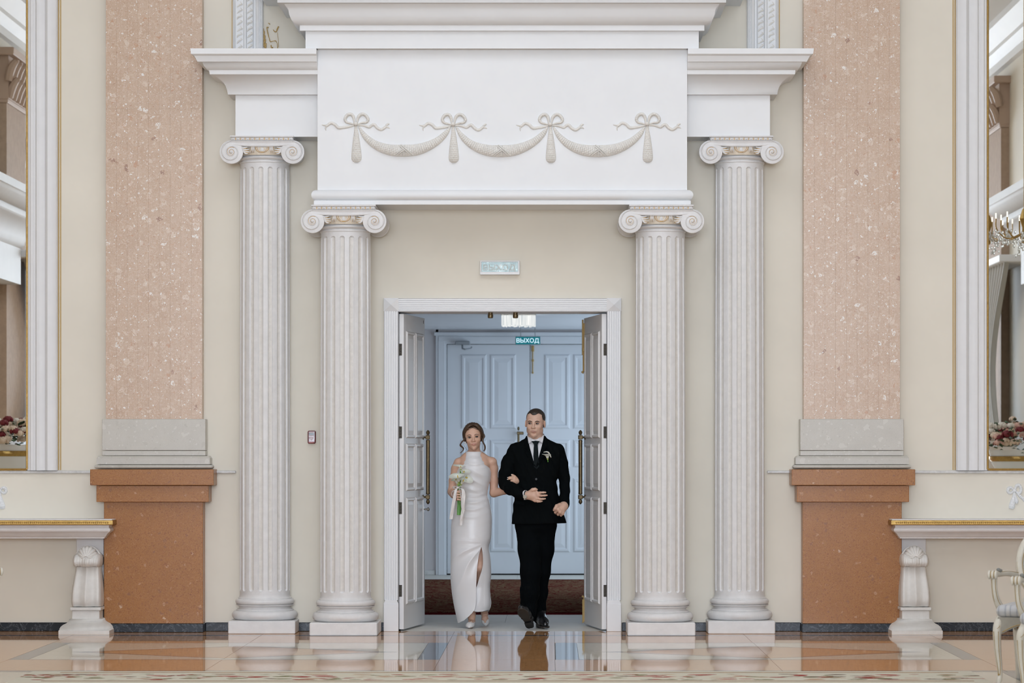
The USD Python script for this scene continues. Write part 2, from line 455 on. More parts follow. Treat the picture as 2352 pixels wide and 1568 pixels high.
# corridor behind the door
CY, CZC = 11.06, 2.95
FDX0, FDX1, FDZ = X_(1001, CY), X_(1433, CY), Z_(766, CY)
struct('wall_corridor_end', [box(-2.4, FDX0 + .03, CY, CY + .2, 0, CZC), box(FDX1 - .03, 2.4, CY, CY + .2, 0, CZC), box(FDX0, FDX1, CY, CY + .2, FDZ - .03, CZC), box(FDX0 - .1, FDX1 + .1, CY + .2, CY + .25, 0, CZC)], CORRP, smooth=False)
struct('wall_corridor_left', box(-2.5, -2.3, WT, CY + .2, 0, CZC), CORRP, smooth=False)
struct('wall_corridor_right', [box(2.3, 2.5, WT, 3.4, 0, CZC), box(2.3, 2.5, 8.6, CY + .2, 0, CZC), box(2.3, 2.5, 3.4, 8.6, 0, .6), box(2.3, 2.5, 3.4, 8.6, 2.6, CZC)], CORRP, smooth=False)
struct('ceiling', box(-2.5, 2.5, WT, CY + .2, CZC, CZC + .1), CORRW, smooth=False)
zz = Z_(1309, CY)
for a, b in ((-2.3, X_(999, CY)), (FDX1, 2.3)):
    struct('baseboard_corridor', box(a, b, CY - .02, CY, 0, zz, .004), RAILST)

# ---------------------------------------------------------------- portal: main entablature
main = thing('portal_entablature', 'tall white plaster entablature block over the doorway, with deep cornice on top', 'entablature')
MW, MD = 1.488, .52
zb0, zb1 = Z_(436, -MD), Z_(112, -MD)
obj('frieze', wrap([(0, zb0 - .01), (0, zb1 + .01)], AX - MW, AX + MW, MD), WHITE, main)
tor = [(0.02, Z_(469.5, -MD - .03)), (.028, Z_(469.5, -MD - .03)), (.028, Z_(460.5, -MD - .03)), (.020, Z_(460, -MD - .03))]
zc, rr = Z_(447.5, -MD - .05), .0435
tor += [(.004 + rr * math.cos(a), zc + rr * math.sin(a)) for a in np.linspace(-1.2, 1.35, 12)] + [(.0, zc + rr + .001), (-.004, zc + rr + .001)]
obj('architrave', wrap(tor, AX - MW, AX + MW, MD), WHITE, main)
cor = [(637, -22), (637, 5.9), (645, 7.2), (652.8, 9), (658.6, 14.7), (662.5, 22.5), (664, 33), (668.4, 44), (676, 52.5), (685, 57), (688.5, 58), (688.5, 70.4), (701.7, 71.2), (701.7, 111.5), (729, 112)]
obj('cornice', wrap(px_prof(cor, MD, MW)[::-1], AX - MW, AX + MW, MD), WHITE, main)
z0 = px_prof([(637, -22)], MD, MW)[0][1]
obj('cap_slab', box(AX - 1.95, AX + 1.95, -1.0, 0, z0, z0 + .22), WHITE, main)
# side entablatures
SW, SD = 2.17, .33
scor = [(437, 111), (438.6, 123.5), (446, 128), (450, 135), (453.5, 141.5), (465, 143), (468, 151), (474, 158), (480.5, 161), (481.6, 170.5), (491, 172.5), (501, 178), (511, 186.5), (517.5, 196), (521.4, 206.5), (523.5, 217), (537, 217.6)]
spr = px_prof(scor, SD, SW)[::-1]
for sx in (-1, 1):
    t = thing('side_entablature', 'lower white entablature with stepped cornice on the %s outer column, beside the portal' % ('left' if sx < 0 else 'right'), 'entablature', group=None)
    x0, x1 = (AX - SW, AX - MW - .0005) if sx < 0 else (AX + MW + .0005, AX + SW)
    c = wrap(spr, x0, x1, SD, 0, sx < 0, sx > 0); f = wrap([(0, Z_(314, -SD)), (0, spr[0][1] - .0005)], x0, x1, SD)
    obj('cornice', c, WHITE, t); obj('frieze', f, WHITE, t)

# ---------------------------------------------------------------- garlands on the frieze
YF = -MD


def leafy(cols, pitch):
    """Overlapping scales, as on a laurel wreath."""
    def f(arc, s, half):
        row = arc / pitch
        k = np.floor(row)
        fr = row - k
        lat = (np.arcsin(np.clip(s, -1, 1)) / PI * cols + .5 * (k % 2))
        d = np.abs(lat - np.round(lat)) * 2
        tip = np.clip(1.0 - fr - .55 * d ** 2, 0, 1)
        return .80 + .30 * tip - .04 * d
    return f


def pleat(arc, s, half):
    return .82 + .22 * np.abs(np.sin(arc * 2 * PI / .030 + s * .6))


KZ = Z_(285, YF)


def kn(x, y):      # relief pixels of the first bow as local metres
    return ((x - 620) / 7.127 / 285.2, -(y - 320) / 7.127 / 285.2)


def bow_parts():
    L = []
    L.append(('bow_loop', [relief([kn(*p) for p in ((600, 318), (588, 215), (548, 160), (485, 172), (447, 235), (472, 288), (535, 308), (602, 326))], [.006, .013, .014, .014, .013, .011, .009, .006], [.012, .022, .028, .03, .028, .024, .02, .014], 0, bump=pleat)]))
    L.append(('bow_loop', [relief([kn(*p) for p in ((640, 318), (660, 215), (712, 160), (778, 172), (822, 240), (796, 288), (725, 300), (640, 326))], [.006, .013, .014, .014, .013, .011, .009, .006], [.012, .022, .028, .03, .028, .024, .02, .014], 0, bump=pleat)]))
    L.append(('ribbon_tail', [relief([kn(*p) for p in ((600, 338), (500, 362), (430, 372), (340, 378), (280, 325), (212, 302), (150, 345), (122, 332))], [.007, .011, .012, .013, .013, .012, .011, .007], [.01, .016, .014, .02, .02, .018, .016, .01], 0, bump=pleat), relief([kn(*p) for p in ((135, 340), (100, 336), (66, 328))], [.008, .006, .003], [.012, .010, .005], 0), relief([kn(*p) for p in ((145, 345), (128, 385), (134, 424))], [.008, .006, .003], [.012, .01, .005], 0)]))
    L.append(('ribbon_tail', [relief([kn(*p) for p in ((640, 338), (740, 340), (840, 368), (880, 340), (925, 330), (975, 380), (1040, 408), (1110, 365), (1130, 340))], [.007, .009, .011, .012, .013, .013, .012, .011, .008], [.01, .016, .014, .018, .02, .018, .018, .016, .01], 0, bump=pleat), relief([kn(*p) for p in ((1120, 340), (1150, 318), (1170, 322))], [.01, .008, .006], [.014, .012, .006], 0), relief([kn(*p) for p in ((1110, 360), (1150, 372), (1178, 386))], [.010, .007, .003], [.012, .01, .005], 0)]))
    v, f = ball((0, -.024, 0), (.0185, .0235, .0165), 3)
    L.append(('knot', [(v, f)]))
    drop = relief([kn(*p) for p in ((622, 352), (628, 480), (630, 620), (632, 760), (633, 860), (633, 915), (633, 948))], [.010, .020, .030, .038, .0415, .036, .016], [.014, .024, .032, .038, .04, .034, .012], 0, across=23, sm=26, bump=leafy(6, .0155))
    L.append(('laurel_drop', [drop]))
    return L


bow0 = None
BOWLAB = ['leftmost plaster ribbon bow with laurel drop on the white frieze', 'second plaster bow from the left, between the left and middle garlands', 'third plaster bow from the left, between the middle and right garlands', 'rightmost plaster ribbon bow with laurel drop on the white frieze']
BX = [X_(817, YF), X_(1040.5, YF), X_(1263.5, YF), X_(1486, YF)]
for i in range(4):
    if bow0 is None:
        bow0 = thing('ribbon_bow', BOWLAB[0], 'bow ornament', (BX[0], YF, KZ), group='ribbon bows on the portal frieze')
        for n, ms in bow_parts():
            obj(n, ms, STUCCO, bow0, smooth=60)
    else:
        dup(bow0, (BX[i], YF, KZ - (.003 if i in (1, 2) else 0)), label=BOWLAB[i])
SWL = ['left laurel garland hanging between the first and second bows', 'middle laurel garland hanging between the second and third bows', 'right laurel garland hanging between the third and fourth bows']
sw0 = None
for i in range(3):
    if sw0 is None:
        sw0 = thing('laurel_garland', SWL[0], 'garland', (BX[0], YF, KZ), group='laurel garlands on the portal frieze')
        # the wreath is laid from both ends to the middle, so that the leaves point outwards
        cl = [(672, 362), (760, 500), (885, 620), (1040, 702), (1220, 748), (1424, 757)]
        cr = [(2168, 362), (2095, 470), (1965, 590), (1790, 685), (1600, 742), (1396, 757)]
        hw = [.007, .021, .030, .039, .046, .049]; hh = [.012, .026, .036, .044, .05, .052]
        obj('wreath', [relief([kn(*p) for p in cl][::-1], hw[::-1], hh[::-1], 0, across=25, sm=30, bump=leafy(7, .0170)), relief([kn(*p) for p in cr][::-1], hw[::-1], hh[::-1], 0, across=25, sm=30, bump=leafy(7, .0170))], STUCCO, sw0, smooth=60)
        ms = []
        for a, b in (((1330, 668), (1520, 836)), ((1362, 660), (1560, 832)), ((1500, 700), (1290, 840)), ((1470, 690), (1260, 830))):
            p0, p1 = kn(*a), kn(*b)
            q = [(p0[0] * (1 - t) + p1[0] * t, p0[1] * (1 - t) + p1[1] * t) for t in (0, .25, .5, .75, 1)]
            P = [(x, -(.018 + .042 * math.sin(PI * t)), z) for (x, z), t in zip(q, (0.06, .27, .5, .73, .94))]
            ms.append(tube(P, .0045, 6, 4))
        obj('binding_ribbon', ms, STUCCO, sw0)
    else:
        dup(sw0, (BX[i], YF, KZ - (0.003 if i else 0)), label=SWL[i])

# ---------------------------------------------------------------- columns
TINT = plain('ochre_wash', (.73, .645, .52), .6, vary=.10, scale=50)


def column(label, x, y, ztop, group):
    t = thing('fluted_column', label, 'column', (x, y, 0), group=group)
    H = ztop
    obj('plinth', box(-.272, .272, -.272, .272, 0, .104, .006), COLUMN, t)
    def arc(c, z, r, a0, a1, n=8, k=1.0):
        return [(c + r * math.cos(a), z + k * r * math.sin(a)) for a in np.linspace(a0, a1, n)]
    pr = [(.2, .104), (.235, .104)] + arc(.232, .1425, .0365, -PI / 2, PI / 2, 12) + [(.235, .184), (.232, .186)]
    pr += [(.232 - .024 * math.sin(a), .188 + .034 * (a / PI)) for a in np.linspace(.1, PI - .1, 9)] + [(.236, .224), (.236, .229)]
    pr += arc(.217, .252, .0235, -PI / 2, PI / 2, 10) + [(.217, .278), (.217, .283)] + [(.217 - .012 * math.sin(a), .283 + .03 * (1 - math.cos(a))) for a in np.linspace(0, PI / 2, 6)]
    obj('base', lathe(pr, 64), COLUMN, t, smooth=40)
    # shaft with sixteen flutes
    zA, zB = .312, H - .205
    f0, f1 = .338, H - .246
    zs = np.unique(np.concatenate([[zA], np.linspace(f0 - .004, f0 + .03, 18), np.linspace(f0 + .05, f1 - .05, 14), np.linspace(f1 - .03, f1 + .004, 18), [zB]]))
    n, per = 16, 22
    th = np.arange(n * per) * 2 * PI / (n * per) + .12
    ph = ((th - .12) / (2 * PI / n)) % 1.0
    d = np.abs(ph - .5) * (2 * PI / n)                   # angle from the flute's middle
    hw = .104
    rows = []
    for z in zs:
        R = .205 - .006 * max(0, (z - 1.2) / (H - 1.2)) ** 1.5
        e = min(z - f0, f1 - z)
        wid = 0 if e <= 0 else hw * math.sqrt(max(0, 1 - max(0, 1 - e / .022) ** 2))
        dep = .0145 * np.sqrt(np.maximum(0, 1 - (d / max(wid, 1e-6)) ** 2)) if wid > 0 else 0 * d
        if e < .012 and wid > 0:
            dep = dep * (e / .012) ** .5
        r = R - dep
        rows.append(np.column_stack([r * np.cos(th), r * np.sin(th), np.full(len(th), z)]))
    v, f = grid(np.array(rows), close_v=True)
    f = f[:, ::-1]
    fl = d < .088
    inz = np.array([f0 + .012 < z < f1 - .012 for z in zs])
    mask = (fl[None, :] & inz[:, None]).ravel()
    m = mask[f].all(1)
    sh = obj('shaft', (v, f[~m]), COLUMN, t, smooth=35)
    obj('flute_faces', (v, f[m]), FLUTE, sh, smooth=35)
    # capital
    cap = obj('capital', [lathe([(.199, H - .21), (.207, H - .207), (.207, H - .196), (.200, H - .193), (.2, H - .188), (.214, H - .183), (.222, H - .172), (.217, H - .160), (.205, H - .156), (.226, H - .12), (.236, H - .088), (.236, H - .05), (.1, H - .05)], 56)], COLUMN, t, smooth=40)
    ab = obj('abacus', [wrap([(0, H - .036), (0, H - .016), (.006, H - .014), (.010, H - .010), (.010, H)], -.248, .248, .25, .25)], COLUMN, t)
    eggs, gl = [], []
    for k in range(13):
        xx = -.234 + k * .039
        eggs.append(ball((xx, -.25, H - .0255), (.0125, .008, .0085), 1))
    for k in range(12):
        xx = -.2145 + k * .039
        gl.append(box(xx - .004, xx + .004, -.2525, -.249, H - .034, H - .018))
    for s in (-1, 1):
        for k in range(13):
            eggs.append(ball((s * .248, -.234 + k * .039, H - .0255), (.008, .0125, .0085), 1))
    obj('egg_moulding', eggs, COLUMN, ab)
    obj('gilding', gl, PATINA, ab)
    vz, vx, vr = H - .132, .249, .0945
    for fy in (-1, 1):
        # the band that joins two scrolls
        P = []
        for xx in np.linspace(-vx, vx, 15):
            sag = .010 * (1 - (xx / vx) ** 2)
            P.append([(xx, fy * .20, H - .0375), (xx, fy * .249, H - .0375), (xx, fy * .256, H - .041 - sag * .3), (xx, fy * .250, H - .050 - sag * .5), (xx, fy * .246, H - .062 - sag * .6), (xx, fy * .250, H - .070 - sag), (xx, fy * .246, H - .078 - sag), (xx, fy * .20, H - .079 - sag)])
        g = grid(np.array(P), close_v=True)
        obj('scroll_band', g if fy > 0 else (g[0], g[1][:, ::-1]), COLUMN, cap, smooth=40)
    for sx in (-1, 1):
        prof = [(.0, -.256), (.03, -.254), (.082, -.247), (.0945, -.244), (.0945, -.205), (.084, -.196), (.072, -.15), (.06, -.06), (.058, 0)]
        full = prof + [(r, -z) for r, z in prof[::-1][1:]]
        v, f = lathe(full, 40, axis='y')
        vol = obj('volute', (v + np.array([sx * vx, 0, vz]), f), COLUMN, t, smooth=40)
        for fy in (-1, 1):
            a = np.linspace(0, 2.6 * 2 * PI, 76)
            r = .0885 * np.exp(-a * .108)
            ang = PI / 2 + a * (1 if sx < 0 else -1)
            pts = np.column_stack([sx * vx + r * np.cos(ang), fy * (.2445 + .0105 * (1 - r / .0945)), vz + r * np.sin(ang)])
            ridge = tube(pts, np.linspace(.0075, .0035, len(pts)), 6, 0)
            pts2 = np.column_stack([sx * vx + (r - .0085 * r / .09 - .003) * np.cos(ang), fy * (.246 + .0105 * (1 - r / .0945)), vz + (r - .0085 * r / .09 - .003) * np.sin(ang)])
            obj('spiral', [ridge, ball((sx * vx, fy * .256, vz), (.012, .010, .012), 1)], COLUMN, vol, smooth=60)
            obj('gilding', tube(pts2[26:], np.linspace(.0026, .0016, len(pts2) - 26), 5, 0), PATINA, vol)
    # egg, darts and palmettes between the scrolls
    orn, gil = [], []
    zc = H - .112
    gil.append(ball((0, -.222, zc + .008), (.030, .012, .034), 2)); orn.append(ball((0, -.228, zc + .004), (.018, .012, .024), 2))
    for hw_, dz in ((.036, .040), (.048, .044)):
        a = np.linspace(PI * .98, 2.02 * PI, 13)
        orn.append(tube(np.column_stack([hw_ * np.cos(a), np.full(13, -.234), zc + .022 + dz * np.sin(a)]), .0042, 6, 0))
        gil.append(tube(np.column_stack([(hw_ + .006) * np.cos(a), np.full(13, -.236), zc + .022 + dz * np.sin(a)]), .0028, 5, 0))
    for s in (-1, 1):
        for k in range(3):
            x0 = s * (.064 + .010 * k)
            orn.append(tube([(x0, -.234, zc + .026), (x0 + s * .002, -.238, zc + .004), (x0 + s * (.002 + .004 * k), -.234, zc - .022)], [.0042, .005, .002], 6, 4))
            gil.append(tube([(x0 + s * .005, -.232, zc + .026), (x0 + s * .006, -.236, zc + .004), (x0 + s * (.006 + .004 * k), -.232, zc - .02)], [.003, .0034, .0016], 5, 4))
        for k, (ex, ez) in enumerate(((.118, .024), (.105, .004), (.10, -.014), (.112, -.026))):
            orn.append(tube([(s * .176, -.236, zc + .026), (s * (.150 - .004 * k), -.244, zc + .014 - .014 * k), (s * ex, -.240, zc + ez - .004)], [.004, .0085, .0035], 6, 5))
            if k < 3:
                gil.append(tube([(s * .172, -.236, zc + .020), (s * (.147 - .004 * k), -.247, zc + .006 - .013 * k), (s * (ex + .003), -.242, zc + ez - .014)], [.0026, .0034, .002], 5, 5))
    obj('gilt_band', lathe([(.228, H - .152), (.2335, H - .125), (.238, H - .092)], 40, -PI / 2 - .78, -PI / 2 + .78), TINT, cap, smooth=40)
    obj('ornament', orn, COLUMN, cap, smooth=60)
    obj('gilding', gil, PATINA, cap)
    return t


ZI, ZO = Z_(470, -.6), Z_(311.5, -.35)
ci = column('inner fluted column left of the doorway, between red wall unit and door frame', X_(794, -.35), -.35, ZI, 'inner columns of the portal')
dup(ci, (X_(1516.5, -.35), -.35, 0), label='inner fluted column right of the doorway, beside the door frame')
co = column('tall outer fluted column left of the portal, left of the red wall unit', X_(608.5, -.10), -.10, ZO, 'outer columns of the portal')
dup(co, (X_(1698.5, -.10), -.10, 0), label='tall outer fluted column at the right edge of the portal')

# ---------------------------------------------------------------- terrazzo pilasters
for sx, xc in ((-1, -2.85), (1, 2.866)):
    t = thing('wall_pilaster', 'peach terrazzo pilaster on a rust marble pedestal, %s of the portal' % ('left' if sx < 0 else 'right'), 'pilaster', (xc, 0, 0))
    w, d = .395, .12
    zb = Z_(962, -.13)
    obj('core', box(-w + .002, w - .002, -d + .0016, 0, zb, 7.0), TERRA, t)
    xs = np.linspace(-w, w, 10)
    zr = [zb, Z_(250, -d), 5.9, 7.0]
    rnd = random.Random(5 + sx)
    for a, b in zip(xs[:-1], xs[1:]):
        for z0, z1 in zip(zr[:-1], zr[1:]):
            e = .00035
            obj('terrazzo_strip', box(a + e, b - e, -d - rnd.uniform(0, .0004), -d + .01, z0 + e, z1 - e, .0004), TERRA, t, smooth=False)
    y = lambda p: Z_(p, -.15)
    bw = .424
    obj('stone_base', [box(-bw, bw, -.135, 0, y(1034), zb, .003), box(-bw, bw, -.138, 0, y(1046), y(1034.8), .003),
        wrap([(.0, y(1067)), (.018, y(1066)), (.018, y(1052)), (.006, y(1047)), (0, y(1046.6))], -.445, .445, .148)], GREYST, t)
    rt = [(0.0, y(1075.6))] + [(.018 + .013 * math.cos(a), y(1071.4) + .0145 * math.sin(a)) for a in np.linspace(-PI / 2, PI / 2, 9)] + [(0, y(1067))]
    obj('base_moulding', wrap(rt, -.448, .448, .15), GREYST, t, smooth=50)
    q = lambda p: Z_(p, -.22)
    obj('pedestal_cap', box(-.503, .503, -.25, 0, q(1114), q(1077.5), .003), RUST, t)
    obj('pedestal_cap', box(-.458, .458, -.21, 0, q(1152.5), q(1114.8), .003), RUST, t)
    obj('pedestal', box(-.405, .405, -.15, 0, .07, Z_(1152, -.15), .003), RUST, t)
# ---------------------------------------------------------------- doorway: casing, leaves
def frame_panel(u0, u1, z0, z1, y, rise=.013, m=.010, flat=.022, slope=.03):
    """A raised moulded panel on the face y (its front looks to -y)."""
    R = []
    for i, h in ((0, 0), (m, rise), (m + flat * .6, rise), (m + flat, rise * .15), (m + flat + slope, rise * .75)):
        R.append([(u0 + i, y - h, z0 + i), (u1 - i, y - h, z0 + i), (u1 - i, y - h, z1 - i), (u0 + i, y - h, z1 - i)])
    g = grid(np.array(R), close_v=True)
    return join([(g[0], g[1][:, ::-1]), tri(R[-1], [[0, 1, 2, 3]])])


door1 = thing('door_1', 'open white double doors of the hall with raised panels and bronze pull handles', 'door', kind='structure')
FY = -.045
fx0, fx1 = X_(882, FY), X_(1426, FY); ix0, ix1 = X_(914.5, FY), X_(1394.5, FY)
fz, iz = Z_(685, FY), Z_(714.5, FY)


def reeds(n=6):
    """Cross-section of the reeded casing: (0..1, depth)."""
    out = [(0, 0), (0, 1)]
    for k in range(n):
        a, b = (k + .08) / n, (k + .92) / n
        out += [(a, .86), (a + .1 / n, 1.0), (b - .1 / n, 1.0), (b, .86)]
    return out + [(1, 1), (1, 0)]


def casing(vert, a0, a1, b0, b1, y1, y0):
    """Reeded strip: a = across, b = along."""
    P = []
    for t, d in reeds():
        a, y = a0 + (a1 - a0) * t, y1 + (y0 - y1) * d
        P.append([(a, y, b0), (a, y, b1)] if vert else [(b0, y, a), (b1, y, a)])
    g = grid(np.array(P))
    return g if not vert else (g[0], g[1][:, ::-1])


for i, (a0, a1) in enumerate(((fx0, ix0), (ix1, fx1))):
    zpl = Z_(1378, FY)
    c = obj('casing', [casing(True, a0, a1, zpl, iz, 0, FY)], DOORW, door1, smooth=False)
    obj('plinth_block', [box(a0 - .003, a1 + .003, FY - .014, 0, 0, zpl - .03, .003), extrude([(a0 - .003, zpl - .03), (a1 + .003, zpl - .03), (a1 if i else a0 + .03, zpl + .005), (a0 if not i else a1 - .03, zpl + .005)] if False else [(a0 - .003, zpl - .03), (a1 + .003, zpl - .03), (a1 - .01, zpl), (a0 + .01, zpl)], FY - .010, 0)], DOORW, door1, smooth=False)
    cxm, czm = (a0 + a1) / 2, (iz + fz) / 2
    V = np.array([(a0 - .003, FY, iz - .0), (a1 + .003, FY, iz), (a1 + .003, FY, fz + .003), (a0 - .003, FY, fz + .003), (cxm, FY - .024, czm)])
    bx = box(a0 - .003, a1 + .003, FY, 0, iz, fz + .003)
    obj('corner_block', [bx, (V, np.array([[0, 1, 4], [1, 2, 4], [2, 3, 4], [3, 0, 4]]))], DOORW, door1, smooth=False)
obj('casing', casing(False, iz, fz, ix0, ix1, 0, FY), DOORW, door1, smooth=False)
# jamb lining and head
JX0, JX1 = ix0, ix1
obj('jamb', [box(AX - DOX, JX0 + .001, FY + .01, WT, 0, DOZ), box(JX1 - .001, AX + DOX, FY + .01, WT, 0, DOZ), box(JX0, JX1, FY + .01, WT, iz - .004, DOZ)], DOORW, door1, smooth=False)

LW, LT, LH0, LH1 = .845, .040, .014, 2.612
PZ = ((.215, 1.098), (1.152, 1.545), (1.590, 2.475))
PU = ((.085, .405), (.445, .765))


def leaf(sx):
    """Leaf in its own frame: u along +y from the hinge at the origin, visible face towards the middle of the doorway."""
    parts = {}
    def T(m):      # panel frame (x along u, -y outward, z) -> leaf frame
        v, f = m
        w = np.column_stack([-v[:, 1] + LT, v[:, 0], v[:, 2]])
        w[:, 0] *= 1
        return (np.column_stack([w[:, 0], w[:, 1], w[:, 2]]), f)
    body = box(0, LT, 0, LW, LH0, LH1, .002)
    ps = [T(frame_panel(a, b, c, d, 0)) for a, b in PU for c, d in PZ]
    return body, ps


ANG = math.radians(9.3)
hz = [Z_(y, 0) for y in (802.5, 992.5, 1166.5, 1356.5)]
for sx in (-1, 1):
    hx = JX0 + .004 if sx < 0 else JX1 - .004
    c, s = math.cos(ANG), math.sin(ANG)
    M = np.eye(4)
    if sx < 0:
        M[:3, :3] = [[c, s, 0], [-s, c, 0], [0, 0, 1]]
    else:
        M[:3, :3] = [[-c, -s, 0], [-s, c, 0], [0, 0, 1]]
    M[:3, 3] = (hx, .012, 0)
    def TX(m):
        v, f = xform(m, M)
        return (v, f[:, ::-1]) if sx > 0 else (v, f)
    body, ps = leaf(sx)
    L = obj('door_leaf', TX(body), DOORW, door1, smooth=False)
    for p in ps:
        obj('panel', TX(p), DOORW, L, smooth=False)
    for z in hz:
        hm = [box(hx - .006 if sx < 0 else hx - .024, hx + .024 if sx < 0 else hx + .006, .004, .0125, z - .048, z + .048, .001)]
        hm += [ball((hx + (.014 if sx < 0 else -.014), .004, z + q), (.003, .003, .003), 1) for q in (-.036, -.015, .01, .034)]
        obj('hinge', hm, DARKBRONZE, L)
    # the long bronze pull with two ball finials, held on two collars near the free edge
    u, off = LW - .065, LT + .042
    za, zb = Z_(1141, .8), Z_(1004, .8)
    hp = [(.0, za - .062), (.006, za - .060), (.017, za - .044), (.013, za - .026), (.007, za - .019)]
    fin = lambda z, q: [(r, z + q * (zz - za)) for r, zz in hp]
    rod = [(.007, za + .02), (.016, za + .024), (.018, za + .034), (.0165, za + .04), (.0165, zb - .04), (.018, zb - .034), (.016, zb - .024), (.007, zb - .02)]
    H = [lathe(fin(za, 1), 14), lathe(rod, 14), lathe([(r, zb - q) for r, q in ((.007, -.019), (.013, -.026), (.017, -.044), (.006, -.060), (0, -.062))], 14)]
    H = [move(h, (off, u, 0)) for h in H]
    for z in (za, zb):
        H += [box(off - .018, off + .018, u - .018, u + .018, z - .018, z + .018, .004), cyl((LT, u, z), (off, u, z), .008), cyl((LT, u, z), (LT + .008, u, z), .02)]
    obj('handle', [TX(tri(*h)) for h in H], BRONZE, L)
    if sx < 0:
        zk = Z_(1169, .8)
        K = [cyl((LT, u, zk), (LT + .006, u, zk), .024), cyl((LT, u, zk), (LT + .034, u, zk), .007), ball((LT + .044, u, zk), (.012, .016, .016), 2)]
        obj('knob', [TX(k) for k in K], STEEL, L)
        obj('lock_slot', TX(box(LT, LT + .002, LW - .06, LW - .05, 2.565, 2.592)), DARKBRONZE, L)
    else:
        B = [box(LT, LT + .010, LW - .030, LW - .006, 2.16, 2.57, .002), cyl((LT + .014, LW - .018, 2.30), (LT + .014, LW - .018, 2.60), .007), cyl((LT + .010, LW - .014, 2.14), (LT + .010, LW - .014, 2.3), .004), ball((LT + .012, LW - .004, 2.155), (.012, .010, .010), 1), box(LT, LT + .02, LW - .034, LW - .004, 2.33, 2.36, .002)]
        obj('bolt', [TX(b) for b in B], PATINA if False else GOLDPAINT, L)
        B = [box(LT, LT + .010, LW - .026, LW - .008, .03, .25, .002), cyl((LT + .012, LW - .016, .02), (LT + .012, LW - .016, .22), .006), ball((LT + .014, LW - .012, .245), (.009, .009, .009), 1)]
        obj('bolt', [TX(b) for b in B], GOLDPAINT, L)
for x in (1126.5, 1184):
    X = X_(x, .1)
    obj('catch', move(lathe([(.0, 0), (.019, .002), (.022, .010), (.022, .03), (.019, .034), (.019, .052)], 16), (X, .1, iz - .004 - .048)), BRONZE, door1)

# far door at the end of the corridor
door2 = thing('door_2', 'closed pale blue-lit double doors at the end of the corridor', 'door', kind='structure')
y0 = CY + .02
dx0, dxm, dx1 = X_(1026, y0), X_(1217.5, y0), X_(1409, y0)
dzt = Z_(790, y0)
obj('casing', [box(FDX0, dx0, CY - .035, CY, 0, FDZ, .004), box(dx1, FDX1, CY - .035, CY, 0, FDZ, .004), box(FDX0, FDX1, CY - .036, CY, dzt, FDZ, .004), box(FDX0 - .02, FDX1 + .02, CY - .05, CY, FDZ - .025, FDZ + .015, .004), box(FDX0 + .03, dx0 - .02, CY - .045, CY, 0, FDZ - .03, .004), box(dx1 + .02, FDX1 - .03, CY - .045, CY, 0, FDZ - .03, .004), box(FDX0 + .032, FDX1 - .032, CY - .047, CY, dzt + .03, FDZ - .035, .004)], CORRW, door2, smooth=False)
obj('gap_shade_sheet', box(dx0 - .01, dx1 + .01, y0 + .05, y0 + .06, 0, dzt), BLACK, door2, smooth=False)  # black sheet behind the leaves, paints the shade in their gaps
for a, b in ((dx0 + .004, dxm - .003), (dxm + .003, dx1 - .004)):
    L = obj('door_leaf', box(a, b, y0, y0 + .045, .014, dzt - .004, .002), CORRW, door2, smooth=False)
    for px0, px1 in ((.165, .48), (.515, .835)):
        for ya, yb in ((1268, 1097), (1073, 1009), (985, 813)):
            obj('panel', frame_panel(a + (b - a) * px0, a + (b - a) * px1, Z_(ya, y0), Z_(yb, y0), y0, rise=.016, m=.02, flat=.035, slope=.05), CORRW, L, smooth=False)
LL = L
xb = X_(1221.5, y0) + .012
obj('bolt', [cyl((xb, y0 - .012, Z_(858, y0)), (xb, y0 - .012, Z_(795, y0)), .006), box(xb - .016, xb + .016, y0 - .014, y0, Z_(807, y0), Z_(794, y0), .003), ball((xb, y0 - .014, Z_(855.5, y0)), (.012, .012, .012), 1), box(xb - .014, xb + .014, y0 - .012, y0, Z_(830, y0), Z_(825, y0), .002)], GOLDPAINT, LL)
xh = X_(1191, y0)
zt, zl = Z_(994.5, y0), Z_(1070, y0)
hh = [cyl((xh, y0 - .07, zl), (xh, y0 - .07, zt + .02), .013), ball((xh, y0 - .07, zt + .055), (.014, .014, .024), 2), cyl((xh, y0 - .07, zt), (xh, y0, zt), .010), box(xh - .018, xh + .018, y0 - .088, y0 - .052, zt - .018, zt + .018, .004), cyl((xh, y0 - .07, zl + .03), (xh, y0, zl + .03), .010), box(xh, xh + .062, y0 - .075, y0 - .045, zt - .018, zt + .018, .006), ball((xh, y0 - .07, zl - .03), (.014, .014, .024), 2)]
obj('handle', hh, BRONZE, door2)
GREYMET = plain('grey_metal', (.33, .35, .37), .45, .4)
dc = thing('door_closer', 'grey door closer with folded arm above the left leaf of the far door', 'door closer', (0, 0, 0))
obj('body', box(X_(1046, 11), X_(1080, 11), 10.90, 11.02, Z_(792, 11), Z_(784, 11), .008), GREYMET, dc)
obj('arm', [tube([at(1062, 793, 10.95), at(1062, 800, 10.88), at(1068, 802, 10.86)], .010, 8, 0), tube([at(1068, 802, 10.86), at(1082, 799.5, 10.92), at(1083, 797, 11.0)], .008, 8, 0)], GREYMET, dc)

